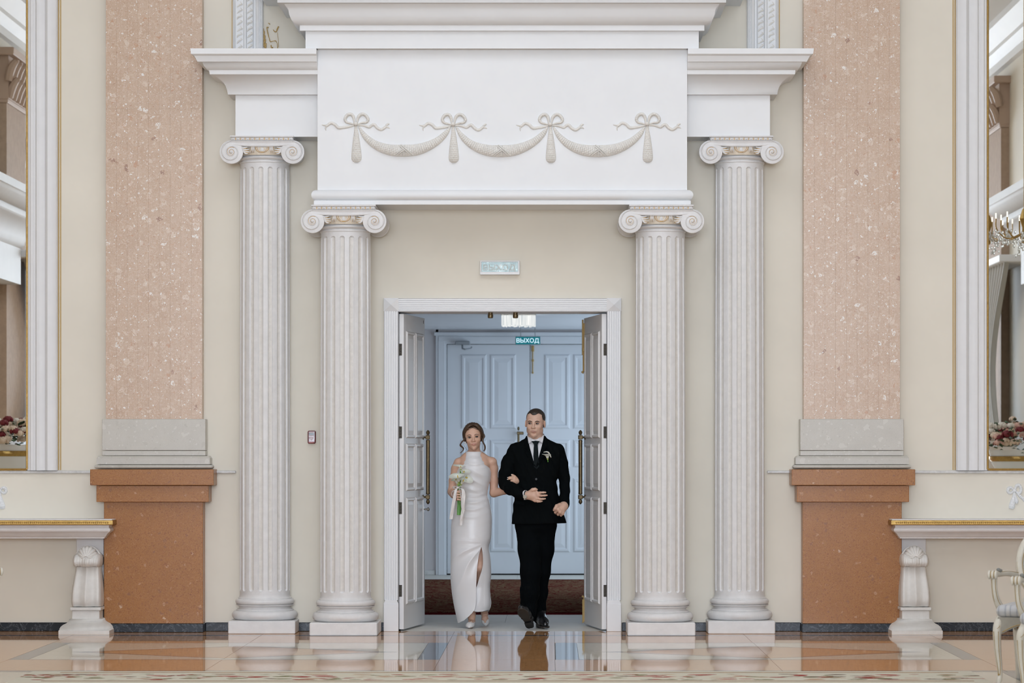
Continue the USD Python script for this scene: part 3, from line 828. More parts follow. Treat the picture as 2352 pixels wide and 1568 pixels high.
# ---------------------------------------------------------------- signs, switch
SIGNG = plain('sign_green', (.06, .27, .22), .12, vary=.25, scale=25)
FILM = usdkit.material(stage, '/World/Looks/creased_film', {'g': ('geometry', {}), 'n': ('noise_texture', dict(scale=28.0, detail=4.0, roughness=.65, distortion=1.0)), 'b': ('bump', dict(strength=1.0, distance=.02)),
     't': ('transparent_bsdf', dict(color=(.97, .98, .98))), 'gl': ('glossy_bsdf', dict(color=(.9, .92, .92), roughness=.12)), 'm': ('mix_closure', dict(fac=.2))},
     [('g.position', 'n.vector'), ('n.fac', 'b.height'), ('b.normal', 'gl.normal'), ('t.BSDF', 'm.closure1'), ('gl.BSDF', 'm.closure2')], surface='m.closure')
PALEGREEN = plain('sign_letter', (.62, .70, .66), .4)
PLASTIC = plain('white_plastic', (.78, .79, .79), .35)


def lettering(text, h, x, z, y, m, parent, width=None, bold=True):
    t = meshkit.text_mesh(text, h, .004, bold)
    v = np.array(t.vertices); v[:, 0] -= v[:, 0].min()
    w = v[:, 0].max()
    k = (width / w) if width else 1.0
    v[:, 0] *= k
    v = np.column_stack([v[:, 0] + x, y - v[:, 2], v[:, 1] + z])
    return obj('lettering', (v, np.array(t.faces)), m, parent, smooth=False)


sg = thing('exit_sign', 'white framed unlit green exit box under shiny creased film on the wall over the doorway', 'exit sign')
y = -.055
x0, x1, z0, z1 = X_(1102.5, y), X_(1193.5, y), Z_(630.5, y), Z_(598.5, y)
obj('case', [box(x0, x1, y + .018, 0, z0, z1, .006), box(x0 - .0006, x1 + .0006, y - .0008, y + .02, z1 - .010, z1 + .0006, .003), box(x0 - .0006, x1 + .0006, y - .0008, y + .02, z0 - .0006, z0 + .024, .003), box(x0, x0 + .012, y, y + .02, z0, z1, .003), box(x1 - .014, x1, y, y + .02, z0, z1, .003)], PLASTIC, sg)
obj('panel', box(x0 + .01, x1 - .012, y + .010, y + .019, z0 + .02, z1 - .008), SIGNG, sg, smooth=False)
lettering('ВЫХОД', .046, x0 + .026, z0 + .036, y + .0095, PALEGREEN, sg, width=x1 - x0 - .06)
fx, fzz = np.linspace(x0 + .011, x1 - .013, 46), np.linspace(z0 + .023, z1 - .009, 18)
Pf = np.array([[(a, y + .0035 + .0022 * (meshkit.fbm(np.array([a * 45 + b * 22, b * 60, 1.0]), 3, 4) - .5) * 2, b) for b in fzz] for a in fx])
obj('film', (lambda g: (g[0], g[1][:, ::-1]))(grid(Pf)), FILM, sg, smooth=True)

EMG = usdkit.material(stage, '/World/Looks/lit_sign', {'e': ('emission', dict(color=(.012, .17, .21), strength=1.0))}, [], surface='e.emission')
EML = usdkit.material(stage, '/World/Looks/lit_letters', {'e': ('emission', dict(color=(.62, .86, 1.0), strength=1.1))}, [], surface='e.emission')
s2 = thing('exit_sign', 'small glowing teal exit sign hanging over the far corridor door', 'exit sign')
y = 10.6
x0, x1, z0, z1 = X_(1184.5, y), X_(1240.5, y), Z_(790.5, y), Z_(773.5, y)
obj('case', [box(x0 - .004, x1 + .004, y + .002, y + .045, z0 - .006, z1 + .006, .004), cyl((x0 + .06, y + .02, z1), (x0 + .06, y + .02, CZC), .004), cyl((x1 - .06, y + .02, z1), (x1 - .06, y + .02, CZC), .004)], GREYMET, s2)
obj('panel', box(x0, x1, y, y + .004, z0, z1), EMG, s2, smooth=False)
lettering('ВЫХОД', .050, x0 + .008, z0 + .021, y - .0005, EML, s2, width=x1 - x0 - .02)

MAROON = plain('maroon_plastic', (.17, .035, .04), .25, coat_weight=.4)
PINK = plain('pale_label', (.50, .38, .37), .5)
RED = plain('red_plastic', (.30, .02, .015), .3)
wu = thing('wall_unit', 'small maroon wall unit with a display, between the two left columns', 'wall unit')
y = -.032
U = lambda a: X_(706.5 + a * (725 - 706.5), y); V_ = lambda b: Z_(988.7 + b * (1018.5 - 988.7), y)
obj('case', box(U(0), U(1), y, 0, V_(1), V_(0), .008), MAROON, wu)
obj('face', box(U(.13), U(.87), y - .004, y + .002, V_(.97), V_(.04), .003), MAROON, wu)
obj('display', box(U(.18), U(.78), y - .006, y, V_(.34), V_(.18), .001), LCD, wu, smooth=False)
for q in (box(U(.18), U(.78), y - .0055, y, V_(.16), V_(.09)), box(U(.2), U(.78), y - .0055, y, V_(.43), V_(.37)), box(U(.17), U(.75), y - .0055, y, V_(.60), V_(.52))):
    obj('label_strip', q, PINK, wu, smooth=False)
obj('arrow', extrude([(U(.26), V_(.66)), (U(.47), V_(.76)), (U(.68), V_(.66))], y - .0055, y), PINK, wu, smooth=False)
obj('button', box(U(.13), U(.84), y - .007, y, V_(.97), V_(.86), .003), RED, wu)
obj('clear_rim', box(U(.80), U(.89), y - .009, y, V_(.8), V_(.04), .002), plain('clear_rim', (.62, .58, .62), .1), wu)

# ---------------------------------------------------------------- corridor things
CRY = usdkit.material(stage, '/World/Looks/crystal_glow', {'g': ('geometry', {}), 'mp': ('mapping', dict(scale=(55, 55, 2.5))), 'n': ('noise_texture', dict(scale=1.0, detail=2.0)), 'r': ('rgb_ramp', dict(ramp=[(.3, (.55, .60, .62)), (.7, (1.0, 1.0, .97))])), 'e': ('emission', dict(strength=1.05))},
                      [('g.position', 'mp.vector'), ('mp.vector', 'n.vector'), ('n.fac', 'r.fac'), ('r.color', 'e.color')], surface='e.emission')
cl = thing('crystal_ceiling_lamp', 'square lamp of lit crystal strands on the corridor ceiling', 'lamp')
y = 7.2
x0, x1 = X_(1152.5, y), X_(1230, y)
obj('mount', box(x0 - .004, x1 + .004, y - .19, y + .19, CZC - .02, CZC - .0005, .003), STEEL, cl)
rn = random.Random(3)
ms = []
k = 26
for i in range(k):
    a = x0 + (x1 - x0) * (i + .5) / k
    for yy in (y - .185, y - .09, y + .09, y + .185):
        zl = 2.822 + rn.uniform(-.006, .008)
        ms.append(box(a - .0062, a + .0062, yy - .006, yy + .006, zl, CZC - .018, .002))
for j in range(10):
    yy = y - .17 + .34 * j / 9
    for a in (x0 + .004, x1 - .004):
        ms.append(box(a - .005, a + .005, yy - .012, yy + .012, 2.824 + rn.uniform(-.005, .005), CZC - .018, .002))
p = obj('crystal_strand', ms, CRY, cl, smooth=False); p.SetCustomDataByKey('kind', 'stuff')

nodes = {'g': ('geometry', {}), 'mp': ('mapping', dict(scale=(3.4, 3.0, 1))), 'n': ('noise_texture', dict(scale=1.0, detail=4.0, roughness=.62, distortion=1.2)), 'r': ('rgb_ramp', dict(ramp=[(.34, (.07, .008, .009)), (.40, (.155, .10, .06)), (.44, (.14, .085, .05)), (.455, (.09, .011, .012)), (.49, (.10, .015, .014)), (.505, (.18, .125, .075)), (.545, (.13, .08, .05)), (.56, (.085, .010, .011)), (.60, (.095, .013, .013)), (.615, (.18, .13, .08)), (.7, (.11, .035, .025))])),
         'p': ('principled_bsdf', dict(roughness=.95, specular_ior_level=.0))}
CARPR = usdkit.material(stage, '/World/Looks/corridor_carpet', nodes, [('g.position', 'mp.vector'), ('mp.vector', 'n.vector'), ('n.fac', 'r.fac'), ('r.color', 'p.base_color')], surface='p.BSDF')
DRED = plain('carpet_edge', (.075, .010, .011), .95, specular_ior_level=.0)
cc = thing('corridor_carpet', 'dark red and beige streaked carpet lying in the corridor behind the couple', 'carpet')
ya, yb = 2.46, 9.50
obj('pile', box(-1.75, 1.78, ya + .16, yb, .0002, .010), CARPR, cc, smooth=False)
obj('border', box(-1.75, 1.78, ya, ya + .17, .0002, .011), DRED, cc, smooth=False); obj('border', box(-1.76, 1.79, yb, yb + .10, .0002, .011), DRED, cc, smooth=False)

# hall rug
nodes = {'g': ('geometry', {}), 's': ('separate_xyz', {}), 'v': ('voronoi_texture', dict(scale=6.5)), 'sc': ('separate_color', {}), 'w': ('noise_texture', dict(scale=5.0, detail=4.0, distortion=.8)), 'vm': ('mapping', dict(scale=(1.0, 2.4, 1))),
         'lt': ('math', dict(math_type='less_than', value2=.48)), 'cr': ('rgb_ramp', dict(interpolate=False, ramp=[(0, (.30, .05, .04)), (.28, (.16, .15, .06)), (.5, (.45, .30, .20)), (.66, (.12, .07, .05)), (.8, (.40, .12, .10)), (.9, (.62, .56, .44))])),
         'nr': ('rgb_ramp', dict(ramp=[(.40, (0, 0, 0)), (.50, (1, 1, 1))])), 'mu': ('math', dict(math_type='multiply')), 'a': ('math', dict(math_type='greater_than', value2=-5.32)), 'b': ('math', dict(math_type='less_than', value2=-4.80)), 'ab': ('math', dict(math_type='multiply')), 'mu2': ('math', dict(math_type='multiply')),
         'm': ('mix_color', dict(a=(.60, .56, .455))), 'p': ('principled_bsdf', dict(roughness=.95, specular_ior_level=.0))}
links = [('g.position', 's.vector'), ('g.position', 'vm.vector'), ('vm.vector', 'v.vector'), ('g.position', 'w.vector'), ('v.distance', 'lt.value1'), ('v.color', 'sc.color'), ('sc.r', 'cr.fac'), ('w.fac', 'nr.fac'), ('nr.color', 'mu.value1'), ('lt.value', 'mu.value2'),
         ('s.y', 'a.value1'), ('s.y', 'b.value1'), ('a.value', 'ab.value1'), ('b.value', 'ab.value2'), ('mu.value', 'mu2.value1'), ('ab.value', 'mu2.value2'), ('mu2.value', 'm.fac'), ('cr.color', 'm.b'), ('m.result', 'p.base_color')]
RUGM = usdkit.material(stage, '/World/Looks/rug_floral', nodes, links, surface='p.BSDF')
RLINE = plain('rug_line', (.30, .17, .09), .95, specular_ior_level=.0, vary=.3, scale=20)
rg = thing('hall_rug', 'cream floral rug along the bottom of the picture, laid on the polished floor', 'rug')
obj('pile', box(-3.05, 3.20, -9.5, -4.56, .0002, .012), RUGM, rg, smooth=False)
for q in (-4.70, -5.42):
    obj('border_line', box(-2.85, 3.10, q, q + .035, .011, .0126), RLINE, rg, smooth=False)

# ---------------------------------------------------------------- framed mirrors on the wall, consoles below
def mirror(sx, gx, ox, glx, label):
    """gx: inner edge (glass), ox: outer edge of the white frame, glx: outer gold line, all nearest the portal."""
    t = thing('wall_mirror', label, 'mirror')
    w = 1.85
    fw = abs(ox - gx)
    zb = Z_(1079, 0)
    zt = 7.0
    far = gx + sx * w
    obj('glass', box(gx, far, -.022, -.005, zb + .012, zt), MIRROR, t, smooth=False)
    # white moulded frame: profile across, from the gold line to the glass
    pr = [(0, 0), (0, .026), (.04, .045), (.16, .060), (.30, .062), (.36, .05), (.40, .035), (.44, .040), (.56, .050), (.66, .048), (.71, .030), (.74, .030), (.78, .036), (.86, .036), (.89, .028), (.97, .026), (1, .0)]
    for a0, a1 in ((ox, gx), (far + sx * fw, far)):
        P = np.array([[(a0 + (a1 - a0) * k, -d, zb - .004), (a0 + (a1 - a0) * k, -d, zt)] for k, d in pr])
        g = grid(P)
        flip = (a1 > a0)
        obj('frame_side', (g[0], g[1][:, ::-1]) if flip else g, FRAMEW, t, smooth=25)
        gg = -1 if a1 > a0 else 1
        obj('gilt_bead', [tube([(a1 + gg * .006, -.030, zb + .006), (a1 + gg * .006, -.030, zt)], .0075, 8, 0), tube([(a1 + gg * .0005 - gg * .018 * 0, -.026, zb + .006), (a1, -.026, zt)], .005, 8, 0)], GOLD, t)
    obj('gilt_bead', [tube([(gx - sx * .006, -.030, zb + .006), (far + sx * .006, -.030, zb + .006)], .0075, 8, 0, up=(0, 1, 0)), box(gx, far, -.030, -.01, zb - .004, zb + .004)], GOLD, t)
    # narrow painted strip with gold lines on the outside
    e0, e1 = (ox, glx) if abs(glx) > abs(ox) else (glx, ox)
    obj('gilt_line', [box(glx - .004, glx + .004, -.006, 0, zb, zt), box((glx * .25 + ox * .75) - .004, (glx * .25 + ox * .75) + .004, -.005, 0, zb, zt)], GOLDPAINT, t, smooth=False)
    return t


mirror(-1, X_(60.5, -.03), X_(132, -.03), X_(139.5), 'tall gilt edged mirror in a white moulded frame at the left edge')
mirror(1, X_(2270, -.03), X_(2196, -.03), X_(2189), 'tall gilt edged mirror in a white moulded frame at the right edge')

CONW = plain('console_white', (.74, .715, .70), .45, vary=.03, scale=12)
SHELL = plain('console_stucco', (.76, .74, .70), .42, vary=.05, scale=16)


def console(x0, x1, legs, label):
    t = thing('console_table', label, 'console table')
    d = .33
    z = lambda p: Z_(p, -d)
    top = [(.030, z(1205.2)), (.033, z(1203.8)), (.033, z(1195)), (.030, z(1194)), (.030, z(1192.6))]
    prof = [(-.045, z(1236.5)), (-.045, z(1234.5)), (-.028, z(1230)), (-.02, z(1226)), (.006, z(1220)), (.010, z(1216.5)), (.004, z(1213)), (-.004, z(1210)), (-.002, z(1207)), (.004, z(1205.4))]
    obj('shelf', wrap(prof, x0, x1, d), CONW, t)
    obj('shelf_top', wrap([(.026, z(1195)), (.026, z(1192.4)), (.02, z(1192))], x0, x1, d), WHITE, t)
    ge = obj('gilt_edge', wrap(top[:-2] + [(.026, z(1194))], x0, x1, d), GOLD, t)
    n = int((x1 - x0) / .0165)
    bd = [ball((x0 + .008 + k * (x1 - x0 - .016) / n, -d - .033, z(1199.5)), (.0062, .004, .0075), 1) for k in range(n + 1)]
    p = obj('gilt_egg', bd, GOLD, ge); p.SetCustomDataByKey('kind', 'stuff')
    for lx in legs:
        q = lambda p: Z_(p, -.3)
        leg = obj('leg', [box(lx - .112, lx + .112, -.10, -.0, .085, z(1236.6), .004)], CONW, t)
        # scrolled bracket: half width, reach before the wall
        rows = [(1301, .104, .30), (1297, .110, .325), (1290, .113, .335), (1282, .112, .32), (1276, .108, .29), (1272, .095, .25), (1268, .07, .20)]
        low = [(1393, .118, .315), (1388, .121, .333), (1378, .122, .342), (1366, .121, .336), (1352, .118, .318), (1338, .113, .296), (1324, .107, .274), (1312, .102, .258), (1304, .102, .252), (1300, .10, .25)]
        def block(rows, ridges, name):
            P = []
            for y, hw, dd in rows:
                ring = []
                for s in np.linspace(-1, 1, 41):
                    ss = np.sign(s) * (1 - (1 - abs(s)) ** 2.4)
                    r = (.011 * np.cos(s * PI * 2.0) + .006 * math.exp(-(s / .10) ** 2) + (.004 * np.cos(s * PI * 10) if ridges > 3.5 else 0)) * (abs(s) < .93)
                    edge = .05 * abs(s) ** 8
                    ring.append((lx + hw * s, -(dd + r - edge), q(y)))
                ring = [(lx - hw, -.09, q(y))] + ring + [(lx + hw, -.09, q(y))]
                P.append(ring)
            g = grid(np.array(P))
            return join([(g[0], g[1]), fan(P[0]), fan(P[-1], True)])
        sc = obj('scroll', [block(low, 3.0, 'b'), block(rows, 4.0, 'a')], SHELL, t, smooth=50)
        # shell: fan of ribs over the scroll
        sh = []
        cxs, czs = lx, q(1282)
        for k in range(9):
            a = PI * (k + .5) / 9
            r = .062 + .022 * math.sin(a)
            sh.append(tube([(cxs + .016 * math.cos(a), -.325, czs + .016 * math.sin(a)), (cxs + .6 * r * math.cos(a), -.30, czs + .6 * r * math.sin(a)), (cxs + r * math.cos(a), -.25, czs + r * math.sin(a)), (cxs + r * 1.05 * math.cos(a), -.2, czs + r * 1.02 * math.sin(a))], [.007, .0135, .017, .011], 8, 5))
        obj('shell', sh, SHELL, sc, smooth=60)
        a = np.linspace(0, PI, 17)
        obj('shell_rim', tube(np.column_stack([cxs + .098 * np.cos(a), np.full(17, -.20), czs + .094 * np.sin(a)]), .008, 6, 0), SHELL, sc)
        for yy, hw, dd in ((1397.5, .126, .345),):
            obj('fillet', box(cxs - hw, cxs + hw, -dd, -.09, q(1401), q(1394), .004), SHELL, leg)
        obj('pedestal', box(cxs - .112, cxs + .112, -.325, -.09, q(1424), q(1401), .004), SHELL, leg)
        bp = [(.094, q(1454.5)), (.094, q(1446)), (.088, q(1444.5)), (.086, q(1441)), (.078, q(1437)), (.062, q(1433)), (.040, q(1430)), (.022, q(1426)), (.018, q(1421)), (.0, q(1420))]
        bp = [(o, max(0.0, zz)) for o, zz in bp]
        bp[0] = (.094, 0.0)
        obj('foot', wrap(bp, cxs - .112, cxs + .112, .325), SHELL, t, smooth=40)
    return t


console(-6.42, X_(250, -.35), (X_(198, -.3), ), 'white console shelf with gilded edge and shell bracket under the left mirror')
console(X_(2056, -.35), 6.42, (X_(2102.5, -.3), ), 'white console shelf with gilded edge and shell bracket under the right mirror')

# bows with tassels under the mirrors
def wall_bow(xc, sx, label):
    t = thing('tassel_relief', label, 'relief', (xc, -.0, Z_(1132, 0)), group=None)
    k = 1 / 279.0
    R = lambda pts: [(sx * x * k, z * k) for x, z in pts]
    st = lambda p, h, d, b=pleat: relief(R(p), h, d, 0, across=13, sm=12, bump=b)
    fx = (lambda m: (m[0], m[1][:, ::-1])) if sx < 0 else (lambda m: m)
    obj('bow_loop', [fx(st(((0, 6), (-7, 12), (-13, 11), (-15, 4), (-10, 0), (-1, 5)), [.006, .012, .014, .013, .011, .006], [.012, .022, .026, .024, .02, .012]))], WHITE, t, smooth=60)
    obj('bow_loop', [fx(st(((1, 6), (4, 16), (10, 18), (15, 11), (14, 2), (9, 0), (1, 5)), [.006, .012, .014, .014, .012, .011, .006], [.012, .022, .026, .026, .024, .02, .012]))], WHITE, t, smooth=60)
    obj('knot', [ball((0, 0, 5 * k), (.018, .024, .016), 2)], WHITE, t)
    obj('tassel', [fx(st(((-1, 3), (-2, -10), (-4, -20), (-6, -30), (-7, -36)), [.006, .014, .022, .026, .020], [.012, .022, .028, .03, .016], leafy(4, .02))), fx(st(((0, 3), (3, -10), (5, -18), (5, -24)), [.005, .010, .016, .010], [.012, .018, .022, .012]))], WHITE, t, smooth=60)
    obj('ribbon_tail', [fx(st(((3, 4), (9, -3), (14, -8), (20, -13), (25, -18), (32, -20)), [.006, .011, .013, .014, .014, .008], [.012, .02, .022, .024, .02, .01]))], WHITE, t, smooth=60)
    return t


wall_bow(X_(2330), 1, 'white plaster bow with tassel on the wall above the right console')
wall_bow(X_(-1), -1, 'white plaster bow with tassel on the wall above the left console')

# arch casings high on the wall above the side entablatures, and the gilt scrollwork beside the left one
for sx, a, b, nm in ((-1, 533, 604, 'left'), (1, 1790, 1716, 'right')):
    t = thing('arch_casing', f'worn white moulded upright above the {nm} side entablature, gilded on its outer edge', 'moulding')
    xo, xi = X_(a, -.05), X_(b, -.05)
    zb, zt = Z_(128, -.05) - .05, 6.9
    pr = [(0, 0), (0, .02), (.02, .05), (.06, .062), (.09, .05), (.12, .040), (.36, .038), (.40, .058), (.45, .058), (.48, .038), (.66, .038), (.70, .02), (.75, .02), (.78, .05), (.86, .06), (.88, .052), (.91, .058), (.93, .05), (.96, .054), (1, .04), (1, 0)]
    P = np.array([[(xo + (xi - xo) * k, -d, zb), (xo + (xi - xo) * k, -d, zt)] for k, d in pr])
    g = grid(P)
    obj('moulding', (g[0], g[1][:, ::-1]) if xi > xo else g, WHITE, t, smooth=False)
    rn = random.Random(9)
    for k0 in (.24, .57):
        L = []
        for j in range(34):
            zz = zb + .1 + j * .05
            xx = xo + (xi - xo) * k0
            L.append(tube([(xx - .022, -.038, zz), (xx + rn.uniform(-.01, .01), -.046, zz + .02), (xx + .022, -.04, zz + rn.uniform(.02, .04)), (xx + .006, -.04, zz + .045)], [.004, .007, .005, .003], 6, 3))
        obj('leaf_ornament', L, STUCCO, t)
    obj('gilt_edge', box(xo, xo + (.007 if xo < xi else -.007) * -1, -.010, 0, zb, zt), GOLDPAINT, t, smooth=False)
t = thing('gilt_scrollwork', 'gold scroll ornament on the wall above the left side entablature', 'ornament')
g = lambda x, y: at(510 + x / 10.226, y / 10.226, -.012)
rn = random.Random(4)
obj('stem', [tube([g(1050, 640), g(1072, 770), g(1108, 900), g(1135, 975), g(1200, 965), g(1255, 960), g(1290, 1010), g(1310, 1130)], [.0035, .0045, .003, .0045, .0025, .0045, .0025, .004], 6), tube([g(1330, 620), g(1295, 690), g(1275, 742), g(1235, 740), g(1200, 695)], [.006, .006, .004, .0045, .0025], 6), tube([g(1300, 760), g(1316, 880), g(1322, 980), g(1328, 1100)], .0018, 6), tube([g(1150, 1060), g(1160, 1115), g(1200, 1115)], .005, 6), tube([g(1090, 540), g(1125, 570)], .004, 6, 0), tube([g(1050, 640), g(1095, 645)], .005, 6, 0)], GOLDPAINT, t)
obj('leaf_cluster', [ball(g(955 + 75 * rn.random() * min(1, .25 + k / 40), 680 + 440 * k / 40), (.008, .005, .010), 1) for k in range(40)], GOLDPAINT, t)
# ---------------------------------------------------------------- armchairs along the aisle
IVORY = plain('ivory_paint', (.66, .62, .53), .4, vary=.05, scale=20)
CHGOLD = plain('chair_gilding', (.40, .27, .10), .5, .2)
STRIPE = usdkit.material(stage, '/World/Looks/striped_silk', {'t': ('texture_coordinate', {}), 'w': ('wave_texture', dict(scale=4.2, distortion=1.2, detail=1.0, bands_direction='x')), 'r': ('rgb_ramp', dict(ramp=[(0, (.50, .50, .50)), (.45, (.46, .46, .47)), (.55, (.24, .25, .28)), (.7, (.40, .40, .42)), (1, (.53, .52, .50))])), 'p': ('principled_bsdf', dict(roughness=.55, sheen_weight=.3))},
                         [('t.object', 'w.vector'), ('w.fac', 'r.fac'), ('r.color', 'p.base_color')], surface='p.BSDF')


def rounded(x0, x1, y0, y1, z0, z1, r):
    import manifold3d as m3
    pts = [(x, y, z) for x in (x0 + r, x1 - r) for y in (y0 + r, y1 - r) for z in (z0 + r, z1 - r)]
    s = m3.Manifold.sphere(r, 20)
    h = m3.Manifold.batch_hull([s.translate(p) for p in pts]).to_mesh()
    return np.array(h.vert_properties[:, :3], float), np.array(h.tri_verts, int)


def armchair(label, loc, rz, group):
    t = thing('armchair', label, 'chair', loc, rz, group)
    # seat frame with a scalloped apron on the front and sides
    obj('seat_frame', [box(-.258, .258, -.245, .22, .372, .427, .012)], IVORY, t)
    def apron(pa, pb):
        pa, pb = np.array(pa), np.array(pb)
        P = []
        nrm = np.array([-(pb - pa)[1], (pb - pa)[0]]); nrm = nrm / np.linalg.norm(nrm) * .012
        for s in np.linspace(0, 1, 17):
            q = pa + (pb - pa) * s
            lo = .372 - .055 * abs(2 * s - 1) ** 1.8 - .010 * math.cos(2 * PI * s * 2)
            P.append([(*(q - nrm), lo), (*(q - nrm), .425), (*(q + nrm), .425), (*(q + nrm), lo)])
        g = grid(np.array(P), close_v=True)
        line = tube([(*(pa + (pb - pa) * s + nrm * 1.1), .372 - .055 * abs(2 * s - 1) ** 1.8 - .010 * math.cos(2 * PI * s * 2) + .010) for s in np.linspace(.06, .94, 9)], .0032, 6, 3)
        line2 = tube([(*(pa + (pb - pa) * s - nrm * 1.1), .372 - .055 * abs(2 * s - 1) ** 1.8 - .010 * math.cos(2 * PI * s * 2) + .010) for s in np.linspace(.06, .94, 9)], .0032, 6, 3)
        a = obj('apron', [g, (g[0], g[1][:, ::-1])], IVORY, t)
        obj('gilt_line', [line, line2], CHGOLD, a)
    apron((-.255, -.235), (.255, -.235)); apron((-.25, -.23), (-.22, .22)); apron((.25, -.23), (.22, .22))
    for sx in (-1, 1):
        leg = obj('leg', tube([(sx * .238, -.212, .425), (sx * .258, -.236, .36), (sx * .258, -.236, .24), (sx * .247, -.228, .12), (sx * .243, -.224, .06), (sx * .247, -.232, .03), (sx * .25, -.238, 0)], [.026, .028, .024, .0185, .0155, .0185, .014], 14), IVORY, t)
        for o in (-1, 1):
            obj('gilt_line', tube([(sx * .262 + o * .015, -.262, .335), (sx * .258 + o * .012, -.256, .24), (sx * .247 + o * .009, -.244, .12), (sx * .245 + o * .005, -.239, .055)], .0022, 6), CHGOLD, leg)
        obj('gilt_carving', [tube([(sx * .236, -.238, .405), (sx * .246, -.250, .385), (sx * .240, -.256, .368), (sx * .254, -.263, .352)], .0022, 6), tube([(sx * .256, -.238, .395), (sx * .262, -.256, .37), (sx * .255, -.263, .352)], .0018, 6), ball((sx * .249, -.240, .06), (.006, .006, .008), 1)], CHGOLD, leg)
        obj('leg', tube([(sx * .215, .215, .425), (sx * .22, .225, .3), (sx * .215, .235, .14), (sx * .22, .275, 0)], [.03, .027, .021, .017], 12), IVORY, t)
        # arm: curved rail with a three-knuckled scroll at its front
        arm = obj('arm', [tube([(sx * .228, .225, .675), (sx * .262, .10, .690), (sx * .292, -.02, .690), (sx * .305, -.125, .692)], [.020, .019, .020, .026], 12, flat=1.0)] + [ball((sx * .307 + (k - 1) * .021, -.142, .688), (.0125, .026, .029), 2) for k in range(3)], IVORY, t)
        obj('arm_pad', [ball((sx * .285, -.03, .712), (.018, .032, .012), 2), ball((sx * .288, -.052, .718), (.014, .012, .012), 1)], plain('pewter_paint', (.22, .22, .20), .5) if 'pewter_paint' not in MAT else MAT['pewter_paint'], arm)
        obj('gilt_line', [tube([(sx * (.228 + .021), .225, .668), (sx * (.262 + .019), .10, .682), (sx * (.292 + .02), -.02, .68), (sx * (.305 + .025), -.105, .681)], .002, 6), tube([(sx * (.228 - .015), .225, .69), (sx * (.262 - .013), .10, .703), (sx * (.292 - .014), -.02, .704), (sx * (.305 - .017), -.105, .708)], .002, 6)] + [tube([(sx * .307 + (k - .5) * .021, -.160, .668), (sx * .307 + (k - .5) * .021, -.162, .69), (sx * .307 + (k - .5) * .021, -.150, .708), (sx * .307 + (k - .5) * .021, -.125, .713)], .0022, 5, 4) for k in range(2)], CHGOLD, arm)
        sp = obj('arm_support', tube([(sx * .304, -.115, .675), (sx * .302, -.112, .60), (sx * .292, -.095, .53), (sx * .268, -.05, .46), (sx * .250, .0, .42)], [.021, .019, .022, .027, .026], 12), IVORY, t)
        for o in (-1, 1):
            obj('gilt_line', tube([(sx * .304 + o * .012, -.131, .66), (sx * .302 + o * .011, -.128, .60), (sx * .292 + o * .013, -.114, .53), (sx * .268 + o * .015, -.072, .462)], .002, 6), CHGOLD, sp)
    obj('seat_cushion', rounded(-.268, .268, -.262, .215, .424, .502, .038), STRIPE, t, smooth=60)
    a = np.linspace(0, 2 * PI, 49)
    lean = lambda z: .225 + (z - .45) * .20
    ring = lambda rx, rz, dy=0: np.column_stack([rx * np.sin(a), [lean(.755 + rz * math.cos(q)) + dy for q in a], .755 + rz * np.cos(a)])
    bk = obj('back_frame', [tube(ring(.215, .235), .027, 12, 0, caps=False)] + [tube([(sx * .14, lean(.55), .575), (sx * .19, .228, .44)], .024, 10, 0) for sx in (-1, 1)], IVORY, t)
    obj('gilt_line', [tube(ring(.193, .213, -.020), .0022, 6, 0, caps=False), tube(ring(.228, .248, -.021), .0022, 6, 0, caps=False), tube(ring(.193, .213, .020), .003, 6, 0, caps=False)], CHGOLD, bk)
    v, f = ball((0, 0, 0), (.195, .032, .215), 3)
    v[:, 1] += [lean(.755 + z) for z in v[:, 2]]; v[:, 2] += .755
    obj('back_cushion', (v, f), STRIPE, t, smooth=True)
    return t


c0 = armchair('ivory armchair with gilt lines at the right edge, farthest back of its row', (3.56, -5.35, 0), -20, 'armchairs along the right of the aisle')
dup(c0, (3.57, -6.22, 0), -20, label='second ivory armchair from the back of the right row')
dup(c0, (3.44, -7.55, .0125), -20, label='ivory armchair nearest the camera at the right edge, only its arm in the picture')
dup(c0, (-3.56, -4.86, 0), 20, label='ivory armchair at the left edge, only one arm tip in the picture', group='armchairs along the left of the aisle')

